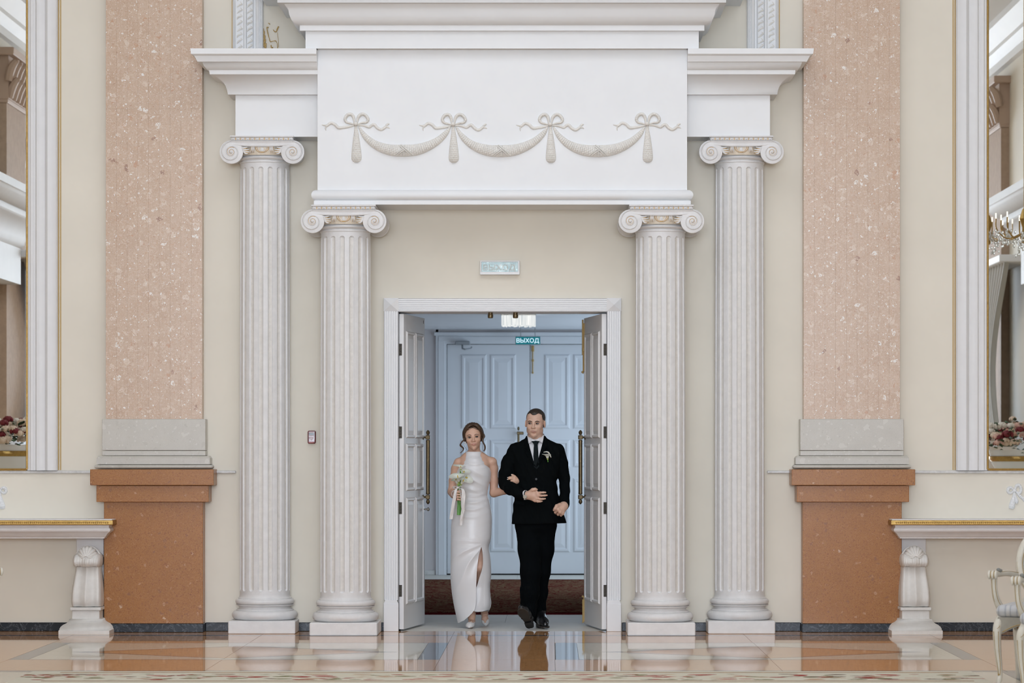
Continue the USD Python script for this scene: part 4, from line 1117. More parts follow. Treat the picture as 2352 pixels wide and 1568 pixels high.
# ---------------------------------------------------------------- what the mirrors show: the side walls of the hall
SIDEW = plain('darkened_side_plaster', (.60, .605, .61), .6, vary=.02)  # white plaster, darkened in colour against the strong light on it
PEACH = plain('peach_stone', (.50, .375, .285), .7, vary=.08, scale=12, specular_ior_level=.1)
CURT = plain('curtain', (.56, .56, .54), .8, vary=.03, scale=3, sheen_weight=.3)
for sx, nm in ((-1, 'left'), (1, 'right')):
    def side(m):      # built along x at a wall y = 0, turned to the side wall
        v, f = m
        v = np.column_stack([sx * (HX + v[:, 1]), -12.1 + (-1) * v[:, 0] * sx * sx, v[:, 2]])
        return (v, f) if sx < 0 else (v, f[:, ::-1])
    t = thing('side_portal', f'white entablature on the {nm} side wall, seen in the {nm} mirror', 'entablature')
    pr = [(-.0, 4.20), (.04, 4.25), (.06, 4.34), (.14, 4.46), (.22, 4.52), (.24, 4.55), (.24, 4.62), (.30, 4.64), (.38, 4.72), (.40, 4.76), (.42, 4.78), (.42, 4.88), (0, 4.9)]
    obj('cornice', side(wrap(pr, -3.0, 3.0, .3)), SIDEW, t)
    obj('frieze', side(wrap([(0, 3.72), (0, 4.21)], -3.0, 3.0, .3)), SIDEW, t)
    for k, yc in enumerate((-15.75 if sx < 0 else -18.7, -22.5)):
        q = thing('wall_pilaster', f'peach stone pilaster on the {nm} side wall, ' + ('first' if k == 0 else 'second') + f' one in the {nm} mirror', 'pilaster', (sx * HX, yc, 0))
        obj('shaft', box(-.12, .12, -.7, .7, 1.75, 6.15, .004), PEACH, q)
        obj('pedestal', box(-.16, .16, -.7, .7, .07, 1.05, .004), RUST, q)
        obj('pedestal_cap', box(-.25, .25, -.8, .8, 1.05, 1.33, .004), RUST, q)
        obj('stone_base', box(-.14, .14, -.74, .74, 1.33, 1.75, .004), GREYST, q)
        cp = [box(-.14, .14, -.72, .72, 6.15, 6.22, .01), box(-.24, .24, -.84, .84, 6.78, 6.88, .01), box(-.15, .15, -.73, .73, 6.2, 6.8)]
        cap = obj('capital', cp, plain('capital_stone', (.56, .42, .33), .6) if 'capital_stone' not in MAT else MAT['capital_stone'], q)
        L = []
        for j in range(6):
            yy = -.66 + .264 * j
            for zz, h in ((6.22, .26), (6.44, .28)):
                o = .08 * (zz > 6.3)
                L.append(tube([(-sx * .15, yy + o, zz), (-sx * .19, yy + o, zz + h * .6), (-sx * .26, yy + o, zz + h * .95), (-sx * .27, yy + o, zz + h * .8)], [.05, .06, .04, .015], 8, 3))
        obj('acanthus', L, MAT['capital_stone'], cap)
    # arched window case and its curtain
    y0, y1 = (-18.1, -16.3) if sx < 0 else (-21.9, -19.8)
    q = thing('arched_casing', f'pale arched moulding on the {nm} side wall, in the {nm} mirror', 'moulding')
    a = np.linspace(0, PI, 25)
    yc, r = (y0 + y1) / 2, abs(y1 - y0) / 2
    path = [(sx * (HX - .05), yc - r, 0.07)] + [(sx * (HX - .05), yc - r * math.cos(b), 4.9 + r * math.sin(b)) for b in a] + [(sx * (HX - .05), yc + r, .07)]
    obj('moulding', tube(path, .11, 10, 0, up=(1, 0, 0), flat=.6), COLUMN, q)
    path2 = [(sx * (HX - .02), p[1] * .86 + yc * .14, p[2] - .1 * (p[2] > 1)) for p in path]
    obj('inner_moulding', tube(path2, .06, 8, 0, up=(1, 0, 0)), COLUMN, q)
    t = thing('curtain', f'white curtain hanging in folds on the {nm} side wall, in the {nm} mirror', 'curtain')
    U = np.linspace(0, 1, 60); Vv = np.linspace(0, 1, 24)
    ya, yb = (-17.9, -15.3) if sx < 0 else (-18.1, -16.2)
    P = np.array([[(sx * (HX - .30 - .05 * math.sin(u * 46) - .10 * v), ya + (yb - ya) * (u * (1 - .55 * math.sin(PI * min(1, v * 1.1)) ** 1.2)) + (0 if sx < 0 else 0), 4.15 - 3.1 * v) for v in Vv] for u in U])
    obj('cloth', grid(P), CURT, t, smooth=True)
    obj('pelmet', box(sx * HX, sx * (HX - .42), ya, yb, 4.1, 4.2, .01), WHITE, t)

ROSE = {c: plain('rose_' + c, k, .6) for c, k in (('red', (.16, .006, .012)), ('cream', (.70, .55, .42)), ('white', (.76, .70, .62)), ('blush', (.66, .40, .32)))}
LEAF = plain('leaf_green', (.035, .075, .03), .5)


def rose_mesh(r):
    ms = [ball((0, 0, 0), (r * .55, r * .55, r * .6), 1)]
    for k in range(3):
        for j in range(5):
            a = 2 * PI * (j / 5 + k * .1)
            rr = r * (.45 + .2 * k)
            v, f = ball((0, 0, 0), (r * .42, r * .16, r * .42), 1)
            ms.append(move((v, f), (rr * math.cos(a), rr * math.sin(a), r * (.18 - .16 * k)), rz=a + PI / 2))
    return ms


def bouquet_stand(loc, label, top, rad, seed):
    t = thing('flower_stand', label, 'flower arrangement', loc)
    obj('pedestal', lathe([(.0, 0), (.21, 0), (.21, .06), (.15, .09), (.11, .16), (.10, top - .42), (.13, top - .36), (.18, top - .30), (.27, top - .16), (.30, top - .04), (.31, top), (.0, top)], 32), WHITE, t)
    obj('gilt_band', lathe([(.285, top - .13), (.306, top - .10), (.306, top - .075), (.298, top - .07)], 32), GOLD, t)
    rn = random.Random(seed)
    proto = {c: rose_mesh(.062) for c in ROSE}
    for k in range(54):
        a, e = rn.uniform(0, 2 * PI), math.asin(rn.uniform(-.15, 1))
        R = rad * rn.uniform(.82, 1.05)
        p = (R * math.cos(e) * math.cos(a), R * math.cos(e) * math.sin(a), top + .04 + .62 * R * math.sin(e) + .03)
        c = rn.choice(['red', 'cream', 'white', 'blush', 'cream', 'white', 'red'])
        s = rn.uniform(.7, 1.15)
        obj('rose', [move(join(proto[c]), p, (s, s, s), rz=a)], ROSE[c], t, smooth=40)
    L = []
    for k in range(150):
        a, e = rn.uniform(0, 2 * PI), math.asin(rn.uniform(-.3, 1))
        R = rad * rn.uniform(.6, 1.12)
        p = np.array((R * math.cos(e) * math.cos(a), R * math.cos(e) * math.sin(a), top + .05 + .62 * R * math.sin(e)))
        d = np.array((math.cos(a), math.sin(a), rn.uniform(-.3, .6))) * .09
        n = np.array((-math.sin(a), math.cos(a), 0)) * .025
        L.append(tri([p, p + d * .5 + n, p + d, p + d * .5 - n, p + d * .5 + (0, 0, .012)], [[0, 3, 4], [3, 2, 4], [2, 1, 4], [1, 0, 4]]))
    o = obj('leaves', L, LEAF, t, smooth=False); o.SetCustomDataByKey('kind', 'stuff')
    return t


bouquet_stand((-5.62, -8.4, 0), 'red and cream rose arrangement on a white stand, reflected in the left mirror', 1.56, .37, 3)
bouquet_stand((5.75, -9.6, 0), 'big red and white rose arrangement on a white stand, reflected in the right mirror', 1.50, .46, 5)
bouquet_stand((6.35, -15.2, 0), 'smaller far rose arrangement, reflected beside the frame of the right mirror', 1.55, .36, 8)
SPARK = usdkit.material(stage, '/World/Looks/crystal_spark', {'e': ('emission', dict(color=(1, .93, .8), strength=1.6))}, [], surface='e.emission')
for k, (loc, lab) in enumerate((((5.62, -8.2, 4.05), 'larger crystal chandelier, reflected in the right mirror'), ((6.1, -14.0, 4.45), 'smaller crystal chandelier, reflected beside the frame of the right mirror'))):
    t = thing('chandelier', lab, 'chandelier', loc)
    obj('stem', [cyl((0, 0, .05), (0, 0, HC - loc[2] - .001), .005), lathe([(0, -.28), (.03, -.26), (.02, -.1), (.05, 0), (.02, .1), (0, .12)], 16)], GOLD, t)
    for j in range(8):
        a = j * PI / 4
        obj('arm', tube([(0, 0, -.15), (.18 * math.cos(a), .18 * math.sin(a), -.22), (.30 * math.cos(a), .30 * math.sin(a), -.12), (.31 * math.cos(a), .31 * math.sin(a), 0)], .008, 6, 4), GOLD, t)
        obj('candle', cyl((.31 * math.cos(a), .31 * math.sin(a), .0), (.31 * math.cos(a), .31 * math.sin(a), .06), .008), SPARK, t)
    rn = random.Random(k)
    CR = plain('crystal_drop', (.8, .8, .76), .05, transmission_weight=.6) if 'crystal_drop' not in MAT else MAT['crystal_drop']
    L = []
    for j in range(140):
        a, r = rn.uniform(0, 2 * PI), rn.uniform(.05, .33)
        L.append(ball((r * math.cos(a), r * math.sin(a), -.12 - rn.uniform(0, .34) * (1.1 - r * 2.6)), (.012, .012, .022), 1))
    o = obj('crystals', L, CR, t); o.SetCustomDataByKey('kind', 'stuff')
# ---------------------------------------------------------------- figures: smooth unions of tapered limbs
class Body:
    """A distance field built up from rounded limbs, drawn as one surface."""

    def __init__(self):
        self.p = []          # (function, centre, reach, blend, sign)

    def cone(self, a, b, ra, rb, k=.02, sign=1):
        a, b = np.asarray(a, float), np.asarray(b, float)
        d = b - a; L2 = max(d @ d, 1e-12)

        def f(p):
            t = np.clip(((p - a) @ d) / L2, 0, 1)
            return np.linalg.norm(p - a - t[:, None] * d, axis=1) - (ra + (rb - ra) * t)
        self.p.append((f, (a + b) / 2, math.sqrt(L2) / 2 + max(ra, rb), k, sign))
        return self

    def chain(self, pts, rs, k=.02, sign=1):
        for i in range(len(pts) - 1):
            self.cone(pts[i], pts[i + 1], rs[i], rs[i + 1], k, sign)
        return self

    def ell(self, c, r, k=.02, sign=1, R=None):
        c, r = np.asarray(c, float), np.broadcast_to(np.asarray(r, float), (3,))

        def f(p):
            q = p - c
            if R is not None:
                q = q @ R
            n = np.linalg.norm(q / r, axis=1)
            g = np.linalg.norm(q / r ** 2, axis=1)
            return np.where(n > 1e-6, n * (n - 1) / np.maximum(g, 1e-9), -r.min())
        self.p.append((f, c, r.max(), k, sign))
        return self

    def fn(self, f, c, reach, k=.02, sign=1):
        self.p.append((f, np.asarray(c, float), reach, k, sign))
        return self

    def eval(self, p, use):
        d = np.full(len(p), 1e3)
        for f, c, r, k, s in use:
            g = f(p)
            if s > 0:
                h = np.clip(.5 + .5 * (d - g) / k, 0, 1)
                d = d * (1 - h) + g * h - k * h * (1 - h)
            else:
                g = -g
                h = np.clip(.5 - .5 * (d - g) / k, 0, 1)
                d = d * (1 - h) + g * h + k * h * (1 - h)
        return d

    def mesh(self, h, post=None, smooth=0):
        lo = np.min([c - r - .05 for f, c, r, k, s in self.p if s > 0], 0); hi = np.max([c + r + .05 for f, c, r, k, s in self.p if s > 0], 0)
        B = 16
        n = (np.ceil((hi - lo) / h / B).astype(int)) * B + 1
        D = np.full(n, 1.0, np.float32)
        ax = [lo[i] + h * np.arange(n[i]) for i in range(3)]
        half = B * h * math.sqrt(3) / 2
        for i in range(0, n[0] - 1, B):
            for j in range(0, n[1] - 1, B):
                for k in range(0, n[2] - 1, B):
                    c = lo + h * (np.array([i, j, k]) + B / 2)
                    use = []
                    for q in self.p:
                        if np.linalg.norm(c - q[1]) - q[2] < half + 2.2 * q[3] + .01:
                            if q[0](c[None])[0] < half * 1.15 + 2.2 * q[3] + .006:
                                use.append(q)
                    if not any(q[4] > 0 for q in use):
                        continue
                    X, Y, Z = np.meshgrid(ax[0][i:i + B + 1], ax[1][j:j + B + 1], ax[2][k:k + B + 1], indexing='ij')
                    P = np.column_stack([X.ravel(), Y.ravel(), Z.ravel()])
                    d = self.eval(P, use)
                    if post is not None:
                        d = post(P, d)
                    D[i:i + B + 1, j:j + B + 1, k:k + B + 1] = d.reshape(X.shape)
        v, f = surface_nets(D, lo, h)
        if smooth:
            from scipy.sparse import coo_matrix, csgraph
            e = np.vstack([f[:, [0, 1]], f[:, [1, 2]], f[:, [2, 0]]])
            A = coo_matrix((np.ones(len(e)), (e[:, 0], e[:, 1])), (len(v), len(v))).tocsr()
            A = ((A + A.T) > 0).astype(float)
            _, lab = csgraph.connected_components(A)
            big = np.bincount(lab)[lab] > 400
            f = f[big[f].all(1)]
            deg = np.maximum(np.asarray(A.sum(1)).ravel(), 1)[:, None]
            for _ in range(smooth):
                v = .5 * v + .5 * (A @ v) / deg
            keep = np.unique(f); new = np.full(len(v), -1); new[keep] = np.arange(len(keep))
            v, f = v[keep], new[f]
        return v, f


def surface_nets(D, lo, h):
    ins = D < 0
    nx, ny, nz = D.shape
    corners = [(a, b, c) for a in (0, 1) for b in (0, 1) for c in (0, 1)]
    cnt = sum(ins[a:nx - 1 + a, b:ny - 1 + b, c:nz - 1 + c].astype(np.int8) for a, b, c in corners)
    I, J, K = np.nonzero((cnt > 0) & (cnt < 8))
    idx = np.full((nx - 1, ny - 1, nz - 1), -1, np.int64)
    idx[I, J, K] = np.arange(len(I))
    V = np.stack([D[I + a, J + b, K + c] for a, b, c in corners], 1).astype(float)
    acc, num = np.zeros((len(I), 3)), np.zeros(len(I))
    C = np.array(corners, float)
    for e in range(8):
        for g in range(e + 1, 8):
            if np.abs(C[e] - C[g]).sum() == 1:
                a, b = V[:, e], V[:, g]
                m = (a < 0) != (b < 0)
                t = np.where(m, a / np.where(m, a - b, 1), 0)
                acc += np.where(m[:, None], C[e] + t[:, None] * (C[g] - C[e]), 0); num += m
    v = lo + h * (np.stack([I, J, K], 1) + acc / num[:, None])
    F = []
    for ax in range(3):
        sl0 = [slice(None)] * 3; sl1 = [slice(None)] * 3
        sl0[ax] = slice(0, -1); sl1[ax] = slice(1, None)
        cr = ins[tuple(sl0)] != ins[tuple(sl1)]
        P = np.argwhere(cr)
        u, w = [(1, 2), (2, 0), (0, 1)][ax]
        ok = (P[:, u] > 0) & (P[:, w] > 0) & (P[:, u] < D.shape[u] - 1) & (P[:, w] < D.shape[w] - 1)
        P = P[ok]
        first = ins[tuple(P.T)]
        def cell(du, dw):
            Q = P.copy(); Q[:, u] -= du; Q[:, w] -= dw
            return idx[tuple(Q.T)]
        q = np.stack([cell(1, 1), cell(0, 1), cell(0, 0), cell(1, 0)], 1)
        q[~first] = q[~first][:, ::-1]
        F.append(q)
    q = np.vstack(F)
    q = q[(q >= 0).all(1)]
    return v, np.vstack([q[:, [0, 1, 2]], q[:, [0, 2, 3]]])


def rot(yaw=0, pitch=0, roll=0):
    """Head turn (degrees): yaw to the viewer's right, pitch up, roll clockwise as seen by the viewer."""
    y, p, r = map(math.radians, (yaw, pitch, roll))
    Rz = np.array([[math.cos(y), -math.sin(y), 0], [math.sin(y), math.cos(y), 0], [0, 0, 1]])
    Rx = np.array([[1, 0, 0], [0, math.cos(p), -math.sin(p)], [0, math.sin(p), math.cos(p)]])
    Ry = np.array([[math.cos(r), 0, math.sin(r)], [0, 1, 0], [-math.sin(r), 0, math.cos(r)]])
    return Ry @ Rz @ Rx


class Head:
    """Head in its own frame: x to the viewer's right, -y to the front, z up; origin between the ears at eye height."""

    def __init__(self, origin, R, s=1.0, sx=1.0):
        self.o, self.R, self.s, self.sx = np.asarray(origin, float), R, s, sx

    def w(self, x, y, z):
        return self.o + self.R @ (np.array([x * self.sx, -y, z]) * self.s)

    def build(self, B, male):
        w, s, R = self.w, self.s, self.R
        E = lambda c, r, k=.02, sg=1: B.ell(w(*c), np.array(r) * s * np.array([self.sx, 1, 1]), k * s, sg, R)
        E((0, -.022, .032), (.0755, .098, .079), .02)                       # cranium
        E((0, .030, .030), (.066, .062, .070), .025)                       # brow and forehead
        E((0, .026, -.035), (.0605 if male else .055, .062, .070), .03)    # middle face
        E((0, .040, -.072), (.046 if male else .034, .044, .042), .025)      # lower face
        E((0, .066, -.103), (.021 if male else .016, .019, .016), .02)     # chin
        for q in (-1, 1):
            E((q * (.047 if male else .036), .008, -.064), (.020 if male else .016, .030, .028), .025)   # angle of the jaw
            E((q * .037, .060, -.030), (.022, .020, .018), .02)             # cheek
            E((q * .028, .080, .016), (.022, .011, .008), .010)             # brow ridge
            E((q * .031, .094, -.003), (.0165, .014, .0105), .010, -1)       # eye socket
            E((q * .0120, .093, -.0385), (.0075, .010, .0070), .005)         # wing of the nose
            B.ell(w(q * .078, -.006, -.010), np.array((.009, .019, .029)) * s, .006 * s, 1, R @ rot(q * 18))
            B.ell(w(q * .088, .002, -.008), np.array((.005, .010, .016)) * s, .006 * s, -1, R @ rot(q * 18))
        B.cone(w(0, .084, .010), w(0, .103, -.032), .0072 * s, .0088 * s, .009 * s)
        E((0, .106, -.036), (.010, .009, .0085), .006)
        E((0, .080, -.060), (.030, .015, .018), .012)                       # mouth region
        E((0, .0895, -.0615), (.021, .0060, .0046 if male else .0050), .005)
        E((0, .0880, -.0722), (.017, .0070, .0052 if male else .0060), .005)
        E((0, .0965, -.0668), (.023, .004, .0011), .003, -1)
        E((0, .084, -.084), (.018, .006, .005), .008, -1)

    def surf(self, B, pts, lift=.0006):
        """Head-frame (x, z) points dropped from the front on the body's surface."""
        pts = np.asarray(pts, float)
        use = [q for q in B.p if np.linalg.norm(q[1] - self.o) < .3]
        W = lambda y: self.o + (np.column_stack([pts[:, 0] * self.sx, -y, pts[:, 1]]) * self.s) @ self.R.T
        y = np.full(len(pts), .135)
        for _ in range(40):
            y -= np.clip(B.eval(W(y), use) / self.s * .8, -.01, .02)
        return W(y + lift)

    def strip(self, m, line, widths, lift, thick, n=14):
        """A flat strip lying on the face along a line of (x, z)."""
        q = spline(np.column_stack([np.asarray(line, float), widths]), 5)
        t = np.gradient(q[:, :2], axis=0); t /= np.linalg.norm(t, axis=1, keepdims=True) + 1e-9
        nn = np.column_stack([-t[:, 1], t[:, 0]])
        rows = []
        for s in np.linspace(-1, 1, 7):
            rows.append(self.surf(m, q[:, :2] + nn * (s * q[:, 2, None]), lift + thick * (1 - s * s)))
        P = np.array(rows)
        return grid(P)

    def face(self, m, parent, mats, male):
        browm, lipm, eyew, iris, lash = mats
        lipd = LIPD
        for q in (-1, 1):
            obj('eyebrow', self.strip(m, [(q * .0125, .0145 if not male else .0105), (q * .026, .0205 if not male else .0160), (q * .038, .020 if not male else .0165), (q * .049, .0125 if not male else .0085)], [.0022, .0027, .0022, .0006] if not male else [.0026, .0034, .003, .0012], .0006, .0016), browm, parent, smooth=True)
            c = self.w(q * .031, .0795, -.0035)
            e = obj('eye', [xform(ball((0, 0, 0), np.array((.0118, .0095, .0060)) * self.s, 3), np.block([[self.R, c[:, None]], [np.zeros((1, 3)), np.ones((1, 1))]]))], eyew, parent, smooth=True)
            c2 = self.w(q * .031 + self.look * .002, .0868, -.0030)
            obj('iris', [xform(ball((0, 0, 0), np.array((.0056, .0030, .0056)) * self.s, 2), np.block([[self.R, c2[:, None]], [np.zeros((1, 3)), np.ones((1, 1))]]))], iris, e, smooth=True)
            up = [(-.0130, -.0048), (-.008, .0008), (0, .0024), (.008, .0010), (.0138, -.0034 if male else -.0005)]
            L = [self.w(q * .031 + q * a, .0895 - abs(a) * .28, b - .0005) for a, b in up]
            obj('eyelid_line', tube(L, np.array([.0010, .0018, .0022, .0022, .0012]) * self.s * (1.0 if male else 1.45), 6, 4), lash, parent)
            dn = [(-.0125, -.0048), (-.006, -.0080), (.001, -.0088), (.008, -.0076), (.0130, -.0034)]
            L = [self.w(q * .031 + q * a, .0885 - abs(a) * .28, b) for a, b in dn]
            obj('lower_lid', tube(L, np.array([.0008, .0010, .0011, .0011, .0008]) * self.s, 6, 4), browm if not male else lash, parent)
        c = -.0660 if male else -.0628
        obj('lips', [self.strip(m, [(-.0235, c), (-.012, -.0630), (0, -.0634), (.012, -.0630), (.0235, c)], [.0006, .0022, .0026, .0022, .0006], .0003, .0004), self.strip(m, [(-.021, c - .0018), (-.011, -.0718), (0, -.0732), (.011, -.0718), (.021, c - .0018)], [.0006, .0028, .0036, .0028, .0006], .0003, .0005)], lipm, parent, smooth=True)
        obj('mouth_line', tube(self.surf(m, [(-.0250, c + .0008), (-.012, -.0670), (0, -.0668), (.012, -.0670), (.0250, c + .0008)], .0006), np.array([.0005, .0009, .0010, .0009, .0005]) * self.s, 6, 4), lipd, parent)


SKIN = usdkit.material(stage, '/World/Looks/skin_light', {'g': ('geometry', {}), 'n': ('noise_texture', dict(scale=22.0, detail=3.0)), 'r': ('rgb_ramp', dict(ramp=[(.3, (.62, .375, .265)), (.7, (.68, .43, .315))])), 'p': ('principled_bsdf', dict(roughness=.48, subsurface_weight=.12, subsurface_scale=.006))}, [('g.position', 'n.vector'), ('n.fac', 'r.fac'), ('r.color', 'p.base_color')], surface='p.BSDF')
SKINM = usdkit.material(stage, '/World/Looks/skin_man', {'g': ('geometry', {}), 'n': ('noise_texture', dict(scale=22.0, detail=3.0)), 'r': ('rgb_ramp', dict(ramp=[(.3, (.61, .385, .285)), (.7, (.68, .45, .34))])), 'p': ('principled_bsdf', dict(roughness=.48, subsurface_weight=.12, subsurface_scale=.006))}, [('g.position', 'n.vector'), ('n.fac', 'r.fac'), ('r.color', 'p.base_color')], surface='p.BSDF')
EYEW = plain('eye_white', (.48, .45, .43), .25); IRIS = plain('iris_dark', (.035, .022, .015), .1); LASH = plain('lash', (.012, .008, .006), .6)
LIPW = plain('lip_rose', (.50, .205, .165), .4); LIPD = plain('lip_shade', (.17, .06, .05), .5); LIPM = plain('lip_man', (.48, .25, .195), .45)
BROW = plain('brow_brown', (.10, .055, .032), .7); BROWM = plain('brow_dark', (.055, .035, .024), .7)


def hairmat(name, a, b, scale):
    MAT[name] = usdkit.material(stage, '/World/Looks/' + name, {'t': ('geometry', {}), 'm': ('mapping', dict(scale=scale)), 'n': ('noise_texture', dict(scale=1.0, detail=4.0)), 'r': ('rgb_ramp', dict(ramp=[(.3, a), (.72, b)])), 'bu': ('bump', dict(strength=.5, distance=.003)), 'p': ('principled_bsdf', dict(roughness=.42))},
                                [('t.position', 'm.vector'), ('m.vector', 'n.vector'), ('n.fac', 'r.fac'), ('r.color', 'p.base_color'), ('n.fac', 'bu.height'), ('bu.normal', 'p.normal')], surface='p.BSDF')
    return MAT[name]


HAIRW = hairmat('hair_brown', (.030, .017, .010), (.115, .066, .036), (260, 60, 90))
HAIRM = hairmat('hair_dark', (.016, .011, .008), (.06, .042, .028), (200, 200, 60))
SUIT = plain('suit_black', (.0030, .0042, .0048), .9, vary=.25, scale=300, specular_ior_level=.05)
TROUS = plain('trouser_black', (.0024, .0034, .0042), .9, vary=.25, scale=300, specular_ior_level=.05)
SHIRT = plain('shirt_white', (.74, .74, .76), .7)
TIE = plain('tie_black', (.004, .008, .0095), .7, specular_ior_level=.15)
SHOEB = plain('shoe_black', (.008, .008, .009), .25); SOLE = plain('shoe_sole', (.035, .028, .022), .7)
SATIN = plain('satin_white', (.75, .745, .75), .36, sheen_weight=.25, sheen_roughness=.4, specular_ior_level=.6)
LACE = plain('lace_white', (.66, .645, .63), .5, vary=.25, scale=160)
PEARL = plain('pearl', (.78, .75, .72), .22)
PY = .30


def pp(x, y, dy=0.0):
    return at(x, y, PY + dy)


# ================================================================ the groom
groom = thing('person', 'person in a black suit, white shirt and dark tie walking out of the doorway', 'person', (0, 0, 0))
GH = Head(pp(1229.5, 970.5, .0), rot(-9, 3, 2), 1.015, 1.0)
GH.look = -1.4
B = Body()
GH.build(B, True)
B.chain([GH.w(0, -.035, -.05), pp(1230, 1003, .02), pp(1231, 1022, .035)], [.053, .057, .066], .025)
# trunk and limbs under the clothes, so that the figure is one
B.chain([pp(1232, 1030, .035), pp(1234, 1075, .03), pp(1234, 1130, .03), pp(1233, 1190, .03)], [.070, .10, .095, .09], .05)
SLR = [pp(1184, 1034, .03), pp(1170, 1062, .035), pp(1163, 1092, .03), pp(1162, 1108, .015), pp(1172, 1121, -.09), pp(1189, 1130, -.165), pp(1201, 1136, -.19)]
SLL = [pp(1281, 1034, .03), pp(1290, 1065, .035), pp(1296, 1095, .03), pp(1297, 1115, .015), pp(1297, 1140, -.04), pp(1296.5, 1160, -.095)]
TRR = [pp(1211, 1205, .0), pp(1217, 1262, -.05), pp(1219, 1312, -.085), pp(1217, 1360, -.09), pp(1213, 1400, -.075), pp(1212, 1412, -.07)]
TRL = [pp(1251, 1205, .015), pp(1246, 1262, .04), pp(1240, 1312, .07), pp(1236, 1360, .13), pp(1235, 1392, .17), pp(1238, 1417, .19)]
B.chain(SLR, [.05, .042, .036, .034, .032, .028, .026], .03); B.chain(SLL, [.05, .040, .035, .033, .028, .026], .03)
B.chain(TRR, [.075, .07, .055, .052, .044, .036], .03); B.chain(TRL, [.075, .07, .055, .052, .042, .034], .03)


def hand(B, wrist, palm, mcp, fingers, thumb, r=.0092, palm_r=.026, k=.006):
    """wrist, palm: joints; mcp: four knuckles; fingers: chains from each knuckle; thumb: a chain leaving the side of the palm."""
    B.chain([wrist[0], wrist[1]], [wrist[2], wrist[3]], .012)
    for q in mcp:
        B.cone(wrist[1], q, palm_r * .80, r * 1.35, .012)
    for a, b in zip(mcp[:-1], mcp[1:]):
        B.cone(a, b, r * 1.35, r * 1.3, .008)
    B.cone(wrist[1], palm, palm_r * .8, palm_r * .78, .014)
    for ch in fingers:
        n = len(ch)
        B.chain(ch, np.linspace(r * 1.08, r * .74, n), k)
    B.chain(thumb, np.linspace(r * 1.75, r * .85, len(thumb)), .009)


gp = lambda x, y, dy: pp(1150 + x / 9.8, 1060 + y / 9.8, dy)
hand(B, (gp(520, 755, -.185), gp(610, 755, -.205), .027, .027), gp(720, 770, -.222),
     [gp(812, 702, -.238), gp(836, 756, -.240), gp(812, 822, -.236), gp(772, 872, -.228)],
     [[gp(812, 702, -.238), gp(890, 695, -.246), gp(960, 692, -.243), gp(1010, 692, -.236)],
      [gp(836, 758, -.240), gp(915, 764, -.248), gp(990, 761, -.244), gp(1040, 756, -.236)],
      [gp(812, 824, -.236), gp(885, 838, -.244), gp(950, 837, -.240), gp(1002, 831, -.232)],
      [gp(772, 874, -.228), gp(835, 893, -.236), gp(885, 893, -.233), gp(928, 888, -.227)]],
     [gp(650, 690, -.222), gp(720, 632, -.236), gp(775, 618, -.238), gp(814, 626, -.236)], .0098, .036)
# the other hand hangs as a loose fist
hand(B, (gp(1445, 965, -.10), gp(1415, 1000, -.115), .029, .030), gp(1375, 1050, -.135),
     [gp(1265, 1010, -.165), gp(1290, 1075, -.178), gp(1335, 1130, -.175), gp(1395, 1165, -.160)],
     [[gp(1265, 1010, -.165), gp(1222, 1075, -.150), gp(1230, 1105, -.115), gp(1275, 1090, -.10)],
      [gp(1290, 1080, -.178), gp(1228, 1140, -.160), gp(1240, 1160, -.120), gp(1290, 1130, -.105)],
      [gp(1335, 1135, -.175), gp(1290, 1185, -.155), gp(1295, 1195, -.115), gp(1340, 1160, -.10)],
      [gp(1395, 1165, -.160), gp(1358, 1205, -.140), gp(1360, 1205, -.105), gp(1390, 1170, -.095)]],
     [gp(1330, 975, -.150), gp(1262, 1000, -.178), gp(1222, 1058, -.186), gp(1196, 1092, -.182)], .0105, .040)
gm = B.mesh(.0034)
gbody = obj('body', gm, SKINM, groom, smooth=True)
GH.face(B, gbody, (BROWM, LIPM, EYEW, IRIS, LASH), True)
# short hair: a shell over the skull, cut back at the forehead and above the ears
HB = Body()
for c, r in (((0, -.024, .037), (.0790, .1010, .0805)), ((0, .030, .034), (.0692, .0655, .0760)), ((0, -.05, -.01), (.070, .070, .062))):
    HB.ell(GH.w(*c), np.array(r) * GH.s, .015, 1, GH.R)


def hair_cut(P, d):
    loc = ((P - GH.o) @ GH.R) / GH.s
    x, y, z = loc[:, 0], -loc[:, 1], loc[:, 2]
    line = .068 + .012 * np.exp(-((np.abs(x) - .036) / .014) ** 2) - .0035 * np.exp(-(x / .016) ** 2)        # hairline with receding corners
    front = np.where(np.abs(x) < .060, line, line - (np.abs(x) - .060) * 7.2)
    cutf = np.where(y > .028, (front - z), -.05)
    side = np.where((y > -.012) & (y <= .030), (.012 - z) - (np.abs(x) < .05) * .2, -.05)
    ear = np.where((y > -.040) & (y <= -.012), (.022 - z), -.05)
    back = np.where(y <= -.04, (-.060 - z), -.05)
    return np.maximum.reduce([d, cutf, side, ear, back])


obj('hair', HB.mesh(.003, post=hair_cut, smooth=3), HAIRM, gbody, smooth=True)

# shirt with its collar, and the tie
SB = Body()


